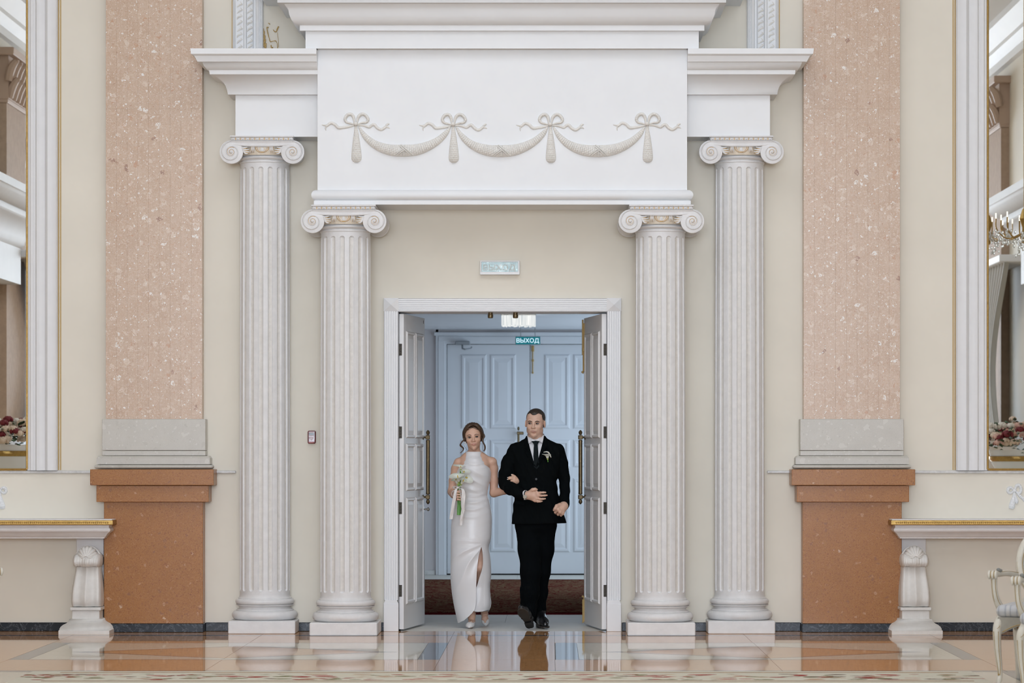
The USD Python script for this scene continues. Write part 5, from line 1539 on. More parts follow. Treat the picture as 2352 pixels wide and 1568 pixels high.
def slab_fn(rows, yc):
    """Trunk of elliptic sections: rows (pixel y, left x, right x, centre depth, half depth)."""
    rows = np.array(rows, float)
    z = np.array([CZ - (r[0] - VY) / S_(PY) for r in rows])
    cx = np.array([X_((r[1] + r[2]) / 2, PY) for r in rows]); hw = np.array([(r[2] - r[1]) / 2 / S_(PY) for r in rows])
    cy = rows[:, 3] + PY; hd = rows[:, 4]
    o = np.argsort(z)
    z, cx, hw, cy, hd = z[o], cx[o], hw[o], cy[o], hd[o]

    def f(P):
        zz = P[:, 2]
        a, b = np.interp(zz, z, hw), np.interp(zz, z, hd)
        u, v = (P[:, 0] - np.interp(zz, z, cx)) / a, (P[:, 1] - np.interp(zz, z, cy)) / b
        n = (np.abs(u) ** 2.4 + np.abs(v) ** 2.4) ** (1 / 2.4)
        d = (n - 1) * np.minimum(a, b)
        return np.maximum(d, np.maximum(z[0] - zz, zz - z[-1]))
    c = np.array([cx.mean(), cy.mean(), (z[0] + z[-1]) / 2])
    return f, c, float(np.hypot(np.hypot(hw.max(), hd.max()), (z[-1] - z[0]) / 2)) + .02


JR = [(1000.5, 1209, 1252, .045, .062), (1006, 1206, 1256, .042, .078), (1012, 1196, 1267, .035, .092), (1020, 1184, 1280, .030, .106), (1034, 1178, 1287, .02, .122), (1055, 1178, 1288, .01, .135), (1080, 1180, 1284, .005, .138), (1105, 1184, 1279, .005, .134), (1130, 1183, 1281, .005, .136), (1160, 1179, 1289, .005, .142), (1185, 1177, 1297, .005, .146), (1202.5, 1174.5, 1301.5, .005, .148), (1212, 1173, 1303, .005, .149)]
SR = [(y, x0 + 4, x1 - 4, c, d - .012) for y, x0, x1, c, d in JR[3:8]]
SB.fn(*slab_fn([(1003, 1211, 1249, .030, .066), (1010, 1207, 1253, .034, .078)] + SR, PY), k=.01)
obj('shirt', SB.mesh(.006), SHIRT, groom, smooth=True)
# collar wings
ga = lambda x, y, dy: pp(1160 + x / 9.8, 920 + y / 9.8, dy)


def plate(front, thick=.004):
    """A flat piece from its front outline (points in order); given thickness backwards."""
    F = np.asarray(front, float); K = F + np.array([0, thick, 0])
    n = len(F)
    c0, c1 = F.mean(0), K.mean(0)
    v = np.vstack([F, K, c0, c1])
    f = []
    for i in range(n):
        j = (i + 1) % n
        f += [(i, j, 2 * n), (n + j, n + i, 2 * n + 1), (i, n + i, n + j), (i, n + j, j)]
    return v, np.array(f)[:, ::-1]


col = [plate([ga(497, 778, .015), ga(560, 822, -.020), ga(625, 870, -.055), ga(684, 890, -.066), ga(668, 905, -.070), ga(600, 922, -.078), ga(530, 966, -.075), ga(512, 880, -.04)]),
       plate([ga(880, 762, .015), ga(865, 862, -.04), ga(843, 955, -.075), ga(775, 912, -.078), ga(700, 903, -.070), ga(684, 890, -.066), ga(740, 855, -.055), ga(805, 806, -.020)])]
a = np.linspace(-.10 * PI, 1.10 * PI, 24)
band = []
for zoff, rr in ((-.012, .004), (.006, .0), (.020, -.003)):
    band.append([pp(1230.5, 1003, .035) + np.array([(.074 + rr) * math.cos(q), (.070 + rr) * math.sin(q), zoff + .016 * max(0, math.sin(q))]) for q in a])
g_ = grid(np.array(band))
col.append(g_)
obj('collar', col, SHIRT, groom, smooth=False)
tie = obj('tie', [join([plate([ga(652, 985, -.090), ga(733, 985, -.090), ga(742, 1080, -.106), ga(752, 1250, -.124), ga(766, 1480, -.136), ga(715, 1540, -.136), ga(650, 1480, -.136), ga(638, 1250, -.124), ga(645, 1080, -.106)], .012)])], TIE, groom, smooth=False)
K = np.array([ga(592, 912, -.079), ga(684, 900, -.088), ga(777, 908, -.079), ga(745, 960, -.095), ga(734, 992, -.097), ga(652, 992, -.097), ga(640, 965, -.095)])
obj('knot', plate(K, .016), TIE, tie, smooth=False)

# jacket: trunk, sleeves, lapels
JB = Body()
JB.fn(*slab_fn(JR, PY), k=.012)
JB.ell(pp(1184, 1034, .03), (.052, .066, .046), .045); JB.ell(pp(1281, 1034, .03), (.052, .066, .046), .045)
JB.chain([pp(1184, 1034, .03), pp(1170, 1062, .035), pp(1163, 1092, .03), pp(1162, 1108, .02)], [.056, .062, .063, .060], .028)
JB.chain([pp(1162, 1110, .01), pp(1172, 1121, -.09), pp(1189, 1130, -.165), pp(1201, 1136, -.19)], [.058, .052, .045, .040], .02)
JB.chain([pp(1281, 1034, .03), pp(1290, 1065, .035), pp(1296, 1095, .03), pp(1297, 1115, .015), pp(1297, 1140, -.04), pp(1296.5, 1160, -.095)], [.056, .054, .046, .044, .041, .041], .009)


def jacket_cut(P, d):
    # the open front: a wedge from the collar to the button
    s = S_(PY)
    x, y = (P[:, 0] - CX) * s + VX, VY - (P[:, 2] - CZ) * s
    t = np.clip((y - 998) / (1072 - 998), 0, 1.0)
    xl = np.interp(y, [990, 1000, 1018, 1062, 1072], [1211, 1211.5, 1214.5, 1226.5, 1231])
    xr = np.interp(y, [990, 1000, 1018, 1050, 1072], [1250, 1249.5, 1246, 1237.5, 1231])
    v = np.minimum(np.minimum(x - xl, xr - x), 1071 - y) / s
    v = np.minimum(v, (PY + .03) - P[:, 1])
    # skirts part a little under the button
    g = np.minimum((.5 + np.maximum(0, (y - 1165)) * .03) - np.abs(x - 1236 - (y - 1165) * .08), y - 1168) / s
    g = np.minimum(g, (PY - .02) - P[:, 1])
    wr = .0022 * np.sin(P[:, 2] * 70 + 22 * P[:, 0]) * np.exp(-((y - 1120) / 40) ** 2) + .0016 * np.sin(P[:, 0] * 120 + P[:, 2] * 55)
    return np.maximum.reduce([d + wr, v, (y - 1202 + .02 * (x - 1238)) / s])


jk = obj('jacket', JB.mesh(.0052, post=jacket_cut, smooth=2), SUIT, groom, smooth=True)
LAP = []
for pts in ([ga(497, 786, -.022), ga(530, 966, -.080), ga(590, 1190, -.112), ga(648, 1385, -.128), ga(700, 1490, -.136), ga(640, 1450, -.137), ga(540, 1300, -.134), ga(470, 1180, -.128), ga(452, 1130, -.124), ga(498, 1105, -.118), ga(440, 1055, -.108), ga(455, 900, -.06)],
            [ga(882, 768, -.022), ga(930, 890, -.06), ga(950, 1045, -.108), ga(888, 1095, -.118), ga(938, 1120, -.124), ga(918, 1180, -.128), ga(850, 1300, -.134), ga(770, 1430, -.137), ga(700, 1500, -.138), ga(700, 1460, -.136), ga(762, 1275, -.124), ga(812, 1100, -.10), ga(846, 955, -.080)]):
    LAP.append(plate(pts, .006))
for lp in LAP:
    obj('lapel', lp, SUIT, jk, smooth=False)
obj('button', [cyl(pp(1231.6, 1100, -.136), pp(1231.6, 1100, -.148), .009, 14)], plain('button_dark', (.008, .008, .010), .5), jk)
obj('pocket_flap', [plate([pp(1183, 1150, -.135), pp(1205, 1153, -.150), pp(1205, 1160, -.152), pp(1183, 1157, -.138)][::-1], .006), ], SUIT, jk, smooth=False)
# cuffs and watch
def ring(c, ax, r, w, n=28, ratio=1.0):
    ax = np.asarray(ax, float) / np.linalg.norm(ax)
    u = np.cross(ax, [0, 0, 1]); u /= np.linalg.norm(u); v = np.cross(ax, u)
    a = np.linspace(0, 2 * PI, n, endpoint=False)
    P = []
    for t, q in ((-w / 2, -.0015), (-w / 2, .0015), (w / 2, .0015), (w / 2, -.0015)):
        P.append(np.asarray(c) + ax * t + (r + q) * (np.cos(a)[:, None] * u * ratio + np.sin(a)[:, None] * v))
    return grid(np.array(P), close_u=True, close_v=True)


axw = gp(620, 757, -.205) - gp(520, 755, -.185)
obj('cuff', join([ring(gp(540, 748, -.190), axw, .039, .022)]), SHIRT, groom)
wt = obj('watch', join([ring(gp(565, 752, -.196), axw, .0335, .016)]), LCD, groom)
dial = gp(548, 790, -.236)
obj('dial', join([xform(lathe([(0, .006), (.015, .006), (.0175, .003), (.0175, -.004)], 20, axis='y'), np.block([[rot(-25), dial[:, None]], [np.zeros((1, 3)), np.ones((1, 1))]]))]), plain('watch_steel', (.62, .60, .55), .25, .6), wt)
# trousers
TB = Body()
TB.ell(pp(1231, 1205, .01), (.165, .13, .10), .03).ell(pp(1232, 1168, .01), (.15, .12, .12), .03)
TB.chain([pp(1211, 1205, .0), pp(1217, 1262, -.05), pp(1219, 1312, -.085), pp(1217, 1360, -.09), pp(1213, 1400, -.075), pp(1212, 1412, -.07)], [.100, .094, .082, .076, .064, .060], .035)
TB.chain(TRL, [.097, .092, .084, .076, .064, .056], .035)


def trouser_cut(P, d):
    wr = .0035 * np.sin(P[:, 2] * 62 + 9 * np.sin(P[:, 0] * 40)) * np.clip((.55 - P[:, 2]) / .4, 0, 1)
    return np.maximum(d + wr, P[:, 2] - 1.06)


obj('trousers', TB.mesh(.0058, post=trouser_cut, smooth=1), TROUS, groom, smooth=True)
# shoes: the leading one lands on its heel with the sole showing, the other stands behind
def shoe(heel, toe, up, length, m, name, sole_m, half=.046):
    """Shoe in a frame given by its heel and toe on the sole plane."""
    a = np.asarray(toe) - np.asarray(heel); a /= np.linalg.norm(a)
    up = np.asarray(up, float); up -= a * (a @ up); up /= np.linalg.norm(up)
    sd = np.cross(a, up)
    W = lambda x, y, z: np.asarray(heel) + a * (x * length) + sd * y + up * z
    B = Body()
    B.chain([W(.12, 0, .040), W(.40, 0, .042), W(.70, 0, .034), W(.90, 0, .024)], [.036, .038, .038, .026], .02)
    B.chain([W(.16, 0, .07), W(.20, 0, .115)], [.040, .040], .03)
    B.cone(W(.22, 0, .10), W(.62, 0, .052), .032, .030, .03)
    o = obj(name, B.mesh(.005, post=lambda P, d: np.maximum(d, -((P - np.asarray(heel)) @ up) + .004)), m, groom, smooth=True)
    prof = [(0.0, .018), (.04, .030), (.12, .034), (.30, .029), (.45, .030), (.62, .042), (.78, .044), (.90, .034), (.975, .018), (1.0, .004)]
    L = [(t, w) for t, w in prof] + [(t, -w) for t, w in prof[::-1]]
    top = np.array([W(t, w, .008) for t, w in L]); bot = np.array([W(t, w, -.004) for t, w in L])
    n = len(L)
    v = np.vstack([top, bot, top.mean(0), bot.mean(0)]); f = []
    for i in range(n):
        j = (i + 1) % n
        f += [(i, j, 2 * n), (n + j, n + i, 2 * n + 1), (i, n + i, n + j), (i, n + j, j)]
    obj('sole', (v, np.array(f)), sole_m, o, smooth=False)
    hl = [(t, w) for t, w in prof[:4]] + [(t, -w) for t, w in prof[:4][::-1]]
    obj('heel', trimesh.convex.convex_hull(np.array([W(t, w, z) for t, w in hl for z in (-.022, .004)])), SHOEB, o, smooth=False)


h1 = pp(1219, 1440, -.085); h1[2] = .030
shoe(h1, h1 + np.array([-.078, -.215, .145]), (-.05, .55, .8), .29, SHOEB, 'shoe', SOLE)
h2 = pp(1238, 1437, .22); h2[2] = .026
shoe(h2, h2 + np.array([.055, -.26, -.012]), (0, .05, 1), .28, SHOEB, 'shoe', SOLE)
# ================================================================ the bride
PB = .45


def bq(x, y, dy=0.0):
    return at(x, y, PB + dy)


bride = thing('person', 'person in a long white satin dress with calla lilies, arm in arm with the other', 'person', (0, 0, 0))
WH = Head(bq(1086.8, 1003.0, -.01), rot(1, 0, -5), .93, 1.06)
WH.look = .6
B = Body()
WH.build(B, False)
B.chain([WH.w(0, -.03, -.05), bq(1089, 1030, .005), bq(1090, 1046, .02)], [.044, .044, .052], .02)
# shoulders, chest, trunk
B.chain([bq(1056, 1062, .02), bq(1074, 1051, .015), bq(1104, 1051, .015), bq(1127, 1060, .02)], [.036, .040, .040, .036], .035)
B.chain([bq(1089, 1070, .01), bq(1087, 1110, .01), bq(1085, 1140, .01), bq(1084, 1180, .015)], [.092, .088, .085, .095], .05)
B.ell(bq(1072, 1072, .0), (.055, .075, .07), .04); B.ell(bq(1108, 1072, .0), (.055, .075, .07), .04)
# the arm that carries the flowers
B.chain([bq(1053, 1063, .02), bq(1047, 1076, .03), bq(1041, 1104, .04), bq(1038.5, 1128, .035)], [.040, .036, .034, .036], .02)
B.chain([bq(1038.5, 1130, .03), bq(1042, 1135, -.07), bq(1046.5, 1138.5, -.175)], [.036, .031, .022], .015)
cp = lambda x, y, dy: bq(1020 + x / 9.225, 1050 + y / 9.225, dy)
hand(B, (bq(1046, 1138, -.165), cp(252, 812, -.212), .022, .022), cp(262, 812, -.225),
     [cp(258, 742, -.238), cp(254, 790, -.242), cp(256, 840, -.240), cp(262, 888, -.236)],
     [[cp(258, 742, -.238), cp(285, 735, -.268), cp(335, 738, -.270), cp(362, 742, -.245)],
      [cp(254, 790, -.242), cp(282, 788, -.272), cp(338, 790, -.274), cp(364, 792, -.248)],
      [cp(256, 840, -.240), cp(284, 842, -.270), cp(340, 845, -.272), cp(366, 846, -.246)],
      [cp(262, 888, -.236), cp(290, 892, -.264), cp(338, 898, -.266), cp(362, 898, -.242)]],
     [cp(250, 760, -.222), cp(285, 715, -.225), cp(330, 705, -.228), cp(362, 712, -.230)], .0078, .024)
# the other arm is drawn through his
B.chain([bq(1131, 1061, .02), bq(1134, 1076, .03), bq(1134.5, 1104, .035), bq(1134.5, 1131, .03)], [.039, .035, .034, .035], .02)
B.chain([bq(1134.5, 1132, .03), pp(1160, 1126, .125), pp(1180, 1113, .105), pp(1190, 1106, .0), pp(1188, 1105, -.045)], [.036, .032, .027, .023, .021], .012)
gq = lambda x, y, dy: pp(1150 + x / 9.8, 1060 + y / 9.8, dy)
hand(B, (pp(1190, 1105.5, -.02), gq(372, 432, -.060), .021, .022), gq(335, 425, -.072),
     [gq(318, 352, -.078), gq(305, 392, -.084), gq(302, 440, -.084), gq(318, 486, -.078)],
     [[gq(318, 352, -.078), gq(262, 345, -.088), gq(208, 350, -.084), gq(164, 358, -.074)],
      [gq(305, 392, -.084), gq(250, 383, -.093), gq(200, 388, -.088), gq(160, 398, -.078)],
      [gq(302, 440, -.084), gq(268, 432, -.093), gq(236, 436, -.090), gq(212, 446, -.080)],
      [gq(318, 486, -.078), gq(288, 480, -.088), gq(258, 474, -.086), gq(236, 474, -.078)]],
     [gq(345, 372, -.066), gq(308, 335, -.070), gq(272, 308, -.072), gq(250, 292, -.070)], .0078, .024)
# legs
B.chain([bq(1071, 1195, .01), bq(1077, 1300, -.07), bq(1079, 1318, -.075), bq(1081, 1362, -.02), bq(1083, 1412, .0), bq(1083.5, 1426, .005)], [.082, .056, .052, .050, .031, .029], .02)
B.chain([bq(1100, 1195, .02), bq(1101, 1262, .0), bq(1101.0, 1302, -.04), bq(1102, 1345, .07), bq(1112, 1398, .33), bq(1113, 1408, .37)], [.080, .060, .049, .047, .033, .029], .02)
# feet inside the shoes
B.chain([bq(1083.5, 1428, .005), bq(1081, 1434, -.08), bq(1079.5, 1438, -.12)], [.028, .026, .016], .012)
B.chain([bq(1113, 1410, .37), bq(1114, 1421, .335), bq(1115, 1430, .31)], [.028, .027, .018], .012)
bm = B.mesh(.0034)
bbody = obj('body', bm, SKIN, bride, smooth=True)
WH.face(B, bbody, (BROW, LIPW, EYEW, IRIS, LASH), False)
NAIL = plain('nail_white', (.78, .74, .72), .2)
obj('nail', [ball(gq(160, 356, -.080), (.0055, .003, .0035), 1), ball(gq(157, 396, -.084), (.0055, .003, .0035), 1), ball(gq(209, 444, -.086), (.0055, .003, .0035), 1), ball(gq(248, 289, -.076), (.0035, .003, .005), 1)], NAIL, bbody)

# hair: a gathered shell parted in the middle, front locks swept back and loose curls at both sides
HB = Body()
for c, r in (((0, -.026, .040), (.083, .104, .085)), ((0, -.085, -.012), (.060, .060, .060)), ((0, -.05, .088), (.055, .060, .042)), ((.0, .018, .046), (.070, .064, .062)), ((-.058, -.01, .0), (.026, .05, .055)), ((.058, -.01, .0), (.026, .05, .055))):
    HB.ell(WH.w(*c), np.array(r) * WH.s * np.array([1.06, 1, 1]), .02, 1, WH.R)


def hair_cut_w(P, d):
    loc = ((P - WH.o) @ WH.R) / WH.s
    x, y, z = loc[:, 0] / WH.sx, -loc[:, 1], loc[:, 2]
    # a face-shaped opening
    line = .070 - .35 * np.maximum(np.abs(x) - .012, 0) ** 1.05 - 26 * np.maximum(np.abs(x) - .040, 0) ** 2
    face = np.where(np.abs(x) < .060, line - z, -.05)
    cut = np.where(y > .005, face, -.05)
    wr = .0022 * np.sin(np.arctan2(z - .09, np.abs(x) + .02) * 24 + y * 30)
    return np.maximum.reduce([d + wr, cut, np.where(y < -.03, -.075 - z, -.035 - z)])


obj('hair', HB.mesh(.0032, post=hair_cut_w, smooth=1), HAIRW, bbody, smooth=True)
hq = lambda x, y, dy: bq(1020 + x / 12.06, 940 + y / 12.06, dy)
LOCK = []
for k in range(4):
    o = k * 14
    LOCK.append(tube([hq(790, 432 - o * .5, -.085 + o * .0006), hq(700, 455 - o, -.092 + o * .0008), hq(618 - o * .4, 545 - o, -.080 + o * .001), hq(566 - o * .6, 665 - o, -.055 + o * .001), hq(560 - o * .5, 770, -.03 + o * .001), hq(548, 850, .0)], [.005, .010, .011, .010, .008, .004], 8, 6))
    LOCK.append(tube([hq(800, 425 - o * .5, -.085 + o * .0006), hq(900, 445 - o, -.092 + o * .0008), hq(985 + o * .4, 540 - o, -.080 + o * .001), hq(1042 + o * .5, 650 - o, -.055 + o * .001), hq(1058 + o * .4, 760, -.03 + o * .001), hq(1042, 850, .0)], [.005, .010, .011, .010, .008, .004], 8, 6))
obj('hair_lock', LOCK, HAIRW, bbody, smooth=True)
CURL = []
rn = random.Random(12)
for k in range(5):
    j = lambda s=14: rn.uniform(-s, s)
    CURL.append(tube([hq(545 + j(), 740, -.03), hq(560 + j(), 830, -.035), hq(480 + j(18), 915 + j(), -.05), hq(452 + j(), 1000 + j(), -.045), hq(522 + j(), 1060 + j(), -.035), hq(524 + j(), 1128 + j(), -.03), hq(458 + j(20), 1200 + j(), -.03)], [.004, .0042, .004, .0036, .0034, .003, .0012], 6, 6))
    CURL.append(tube([hq(1070 + j(), 640, -.02), hq(1112 + j(), 735 + j(), -.03), hq(1066 + j(), 850 + j(), -.035), hq(1080 + j(), 930 + j(), -.04), hq(1128 + j(), 1010 + j(), -.035), hq(1136 + j(), 1075 + j(), -.03), hq(1098 + j(), 1160 + j(), -.03)], [.005, .006, .006, .005, .0048, .0038, .0012], 6, 6))
CURL.append(tube([hq(540, 900, -.03), hq(560, 1010, -.03), hq(610, 1090, -.03), hq(650, 1140, -.03)], [.0012, .0014, .0012, .0008], 5))
obj('loose_curl', CURL, HAIRW, bbody, smooth=True)
obj('earring', ball(hq(592, 925, -.02), (.006, .004, .012), 2), PEARL, bbody)

# the dress: one sheet from collar to hem, open along the slit
TOP, SLIT = 1037.5, 1256
LX = [(1037, 1069.5), (1044, 1068), (1052, 1065), (1062, 1060.5), (1074, 1053), (1086, 1049), (1105, 1047.5), (1122, 1048), (1136, 1046.5), (1150, 1043), (1165, 1040.5), (1190, 1037.5), (1210, 1036), (1240, 1035.5), (1290, 1034.8), (1320, 1034.5), (1350, 1036.5), (1390, 1042.5), (1415, 1048), (1432, 1052)]
RX = [(1037, 1106.5), (1044, 1107.5), (1052, 1111), (1062, 1117.5), (1074, 1124.5), (1086, 1127.8), (1100, 1127), (1112, 1123.5), (1124, 1121), (1137, 1119.7), (1147, 1123), (1164, 1126.8), (1178, 1129.4), (1190, 1130.3), (1212, 1129.6), (1233, 1128.4), (1256, 1123.5), (1275, 1126), (1293, 1127.6), (1316, 1128.4), (1349, 1125.5), (1370, 1127), (1384, 1128.6), (1392, 1127.6), (1405, 1123), (1432, 1122)]
BD = [(1037, .062), (1044, .072), (1052, .096), (1062, .118), (1074, .126), (1085, .126), (1100, .116), (1120, .106), (1137, .102), (1160, .120), (1185, .135), (1210, .138), (1256, .144), (1320, .148), (1365, .142), (1400, .14), (1432, .14)]
CYD = [(1037, .010), (1060, .012), (1137, .01), (1200, .015), (1256, .004), (1320, .0), (1432, .035)]
from scipy.interpolate import PchipInterpolator
_it = {}


def itp(tab, y):
    if id(tab) not in _it:
        q = PchipInterpolator([t[0] for t in tab], [t[1] for t in tab]); gy = np.arange(tab[0][0], tab[-1][0] + .25, .25)
        _it[id(tab)] = (gy, q(gy))
    return np.interp(y, *_it[id(tab)])



XL = [(1256, 1105.0), (1262, 1103.5), (1275, 1100), (1290, 1097.6), (1310, 1095.3), (1340, 1094), (1385, 1093), (1400, 1090), (1432, 1086)]          # edge of the overlapping left panel
XR = [(1256, 1105.4), (1262, 1107.2), (1275, 1108.8), (1292, 1109.4), (1305, 1107.5), (1325, 1101.5), (1345, 1095.5), (1360, 1089), (1432, 1084)]   # edge of the panel behind


def hem(x, front, right):
    a = np.interp(x, [1052, 1060, 1072, 1083, 1090, 1096], [1430.5, 1429, 1424, 1412, 1400, 1396])
    return a


NU, NV = 150, 190
P = np.zeros((NU, NV, 3))
for i in range(NU):
    u = i / (NU - 1)
    # columns are laid out on the angle at hip height; the hem depends on where the column falls
    uu = u
    for it in range(1):
        pass
    # hem by position: right panel, back, left panel
    if u < .30:
        h = 1402.5 + 2.0 * math.sin(u * 25)
    elif u < .62:
        h = 1402.5 + 6 * (u - .30) / .32
    elif u < .74:
        h = 1408.5 + 22 * ((u - .62) / .12) ** 1.0
    else:
        h = float(np.interp(u, [.74, .82, .90, .95, .98, 1.0], [1430.5, 1430, 1425, 1416, 1408, 1400]))
    ys = TOP + (h - TOP) * np.linspace(0, 1, NV)
    for j, y in enumerate(ys):
        x0, x1 = itp(LX, y), itp(RX, y)
        cx, a = (x0 + x1) / 2, (x1 - x0) / 2
        xs_l = itp(XL, y) if y > SLIT else 1105.2
        xs_r = itp(XR, y) if y > SLIT else 1105.2
        sl, sr = np.clip((xs_l - cx) / a, -.97, .97), np.clip((xs_r - cx) / a, -.97, .97)
        pl, pr = math.asin(sl), math.asin(sr)
        ph = pr + (2 * PI + pl - pr) * u
        s, c = math.sin(ph), math.cos(ph)
        e = .86
        X = cx + a * np.sign(s) * abs(s) ** (1.0 if c > 0 else e)
        b = itp(BD, y)
        dd = -b * np.sign(c) * abs(c) ** (.9 if y < 1120 else .95)
        # folds
        w = 0.0
        if c > -.2:
            k = min(1, c + .3)
            fy = y + .10 * (X - 1085) + 2.0 * math.sin(X * .09)
            w += k * (.0085 * (1 - 1.6 * abs(math.sin(fy * PI / 15.0 + .5 * math.sin(X * .08) + .8 * math.sin(y * .045)))) * math.exp(-((y - 1166) / 30) ** 2)) * (.6 + .4 * math.sin(X * .07 + y * .05))
            w += k * .0060 * (1 - 1.5 * abs(math.sin((y - .36 * (X - 1085)) * PI / 23 + .3 * math.sin(X * .1)))) * math.exp(-((y - 1102) / 24) ** 2) * (.55 + .45 * math.sin(X * .06 - 1))
            w += k * .006 * (1 - 1.5 * abs(math.sin((y + .011 * (X - 1090) ** 2) * PI / 13))) * math.exp(-((y - 1062) / 12) ** 2)
            if y > 1225:
                th = math.atan2(y - 1246, 1116 - X) if X < 1112 else 1.5
                r = math.hypot(y - 1246, 1116 - X)
                w += k * min(1, (y - 1225) / 40) * min(1, r / 60) * .0135 * (1 - 1.5 * abs(math.sin(th * 6.5 + .5 * math.sin(r * .04) + .3))) * (1 if X < xs_l + 1 and u > .6 else .35)
        if y > SLIT and u > .80:          # the left panel lies over
            w += .010 * min(1, (y - SLIT) / 50) * ((u - .80) / .20) ** 2
        if y > 1300 and u < .16:          # the right panel falls back behind it
            w -= .030 * min(1, (y - 1300) / 50) * (1 - u / .16) ** 1.3
        dpt = itp(CYD, y) + dd - (w if c > 0 else w * c)
        P[i, j] = bq(X, y, dpt)
g_ = grid(P)
dress = obj('dress', join([g_]), SATIN, bride, smooth=True)
cl = [np.array(P[i, 0]) for i in range(0, NU, 3)]
obj('collar_edge', tube(np.array(cl + [P[NU - 1, 0]]), .0022, 6, 0), SATIN, dress)

# pointed lace shoes
def pump(toe, heel, floor_z, name):
    toe, heel = np.asarray(toe), np.asarray(heel)
    a = toe - heel; L = np.linalg.norm(a); a = a / L
    up = np.array([0, 0, 1.0]); up -= a * (a @ up); up /= np.linalg.norm(up)
    sd = np.cross(a, up)
    W = lambda x, y, z: heel + a * (x * L) + sd * y + up * z
    B = Body()
    R = np.column_stack([sd, a, up])
    B.ell(W(.16, 0, .016), (.029, .05, .030), .02, 1, R); B.ell(W(.45, 0, .010), (.027, .07, .022), .02, 1, R)
    B.ell(W(.68, 0, .008), (.037, .060, .025), .02, 1, R); B.cone(W(.76, 0, .010), W(1.0, 0, .004), .022, .004, .022)
    o = obj(name, B.mesh(.004, post=lambda P, d: np.maximum.reduce([d, -((P - heel) @ up), np.minimum(((P - heel) @ up) - .024, .60 - ((P - heel) @ a) / L)])), LACE, bride, smooth=True)
    obj('sole', [box(0, 0.001, 0, .001, 0, .001)] if False else tube([W(.04, 0, .001), W(.4, 0, .001), W(.7, 0, .001), W(.98, 0, .001)], [.022, .024, .031, .006], 10, 5, flat=.16), plain('sole_beige', (.5, .42, .34), .5) if 'sole_beige' not in MAT else MAT['sole_beige'], o)
    h0 = W(.06, 0, .004)
    h1 = np.array([h0[0], h0[1] + .005, floor_z])
    obj('heel', tube([h0, h0 * .5 + h1 * .5, h1], [.016, .007, .006], 10, 4), LACE, o)
    rn = random.Random(3)
    D = []
    for k in range(26):
        q = W(rn.uniform(.62, .95), rn.uniform(-.02, .02), 0)
        t = rn.uniform(.62, .92)
        D.append(ball(W(t, rn.uniform(-.026, .026) * (1.25 - t), .046 - .030 * (t - .6) / .35), (.0032, .0032, .0032), 1))
    obj('pearl', D, PEARL, o)
    return o


pump(bq(1077.5, 1441.3, -.145), bq(1085, 1431, .035), .001, 'shoe')
pump(bq(1116, 1435.8, .30), bq(1112.5, 1406, .45), .10, 'shoe')
# bracelet of pearls on the wrist that holds the flowers
a = np.linspace(0, 2 * PI, 22, endpoint=False)
obj('bracelet', [ball(bq(1043.5, 1134.0, -.16) + np.array([.021 * math.cos(q), .012 * math.sin(q), .028 * math.sin(q)]), .0040, 1) for q in a], PEARL, bride)

# ================================================================ the flowers she carries
CALLA = usdkit.material(stage, '/World/Looks/calla_white', {'p': ('principled_bsdf', dict(base_color=(.88, .865, .78), roughness=.4, subsurface_weight=.2, subsurface_scale=.01)), 't': ('translucent_bsdf', dict(color=(.8, .8, .65))), 'm': ('mix_closure', dict(fac=.15))}, [('p.BSDF', 'm.closure1'), ('t.BSDF', 'm.closure2')], surface='m.closure')
CALLG = plain('calla_throat', (.45, .52, .16), .45, vary=.2, scale=40)
SPAD = plain('spadix_yellow', (.75, .50, .06), .6)
RIBB = plain('ribbon_white', (.78, .76, .74), .4, sheen_weight=.3)


def calla(base, mouth, lip, L_lip, R, name_parent, flare=1.0):
    """A funnel from base to the middle of the mouth; lip: the way the long tip points."""
    base, mouth, lip = (np.asarray(q, float) for q in (base, mouth, lip))
    ax = mouth - base; L = np.linalg.norm(ax); ax /= L
    e1 = lip - ax * (lip @ ax); e1 /= np.linalg.norm(e1); e2 = np.cross(ax, e1)
    nu, nv = 40, 26
    Q = np.zeros((nu, nv, 3))
    for i in range(nu):
        t = 2 * PI * i / (nu - 1)
        c = .5 + .5 * math.cos(t)
        for j in range(nv):
            v = j / (nv - 1)
            r = .0055 + (R * .62 - .0055) * v ** 1.25 + R * .48 * flare * max(0, (v - .62) / .38) ** 1.7
            h = L * v * (.86 + .14 * c) - L * .10 * flare * max(0, (v - .78) / .22) ** 2 * (1 - .6 * c)
            tip = L_lip * c ** 5 * max(0, (v - .55) / .45) ** 2
            wav = 1 + .05 * math.sin(3 * t + 1) * v
            Q[i, j] = base + ax * h + (e1 * math.cos(t) + e2 * math.sin(t)) * (r * wav + tip * .85) + ax * tip * .25
    cut = 8
    a, b = grid(Q[:, cut:]), grid(Q[:, :cut + 1])
    f = obj('calla_flower', a, CALLA, name_parent, smooth=True)
    obj('throat', b, CALLG, f, smooth=True)
    obj('spadix', tube([base + ax * L * .25, base + ax * L * .55, base + ax * L * .85], [.003, .005, .003], 8, 4), SPAD, f)
    return f


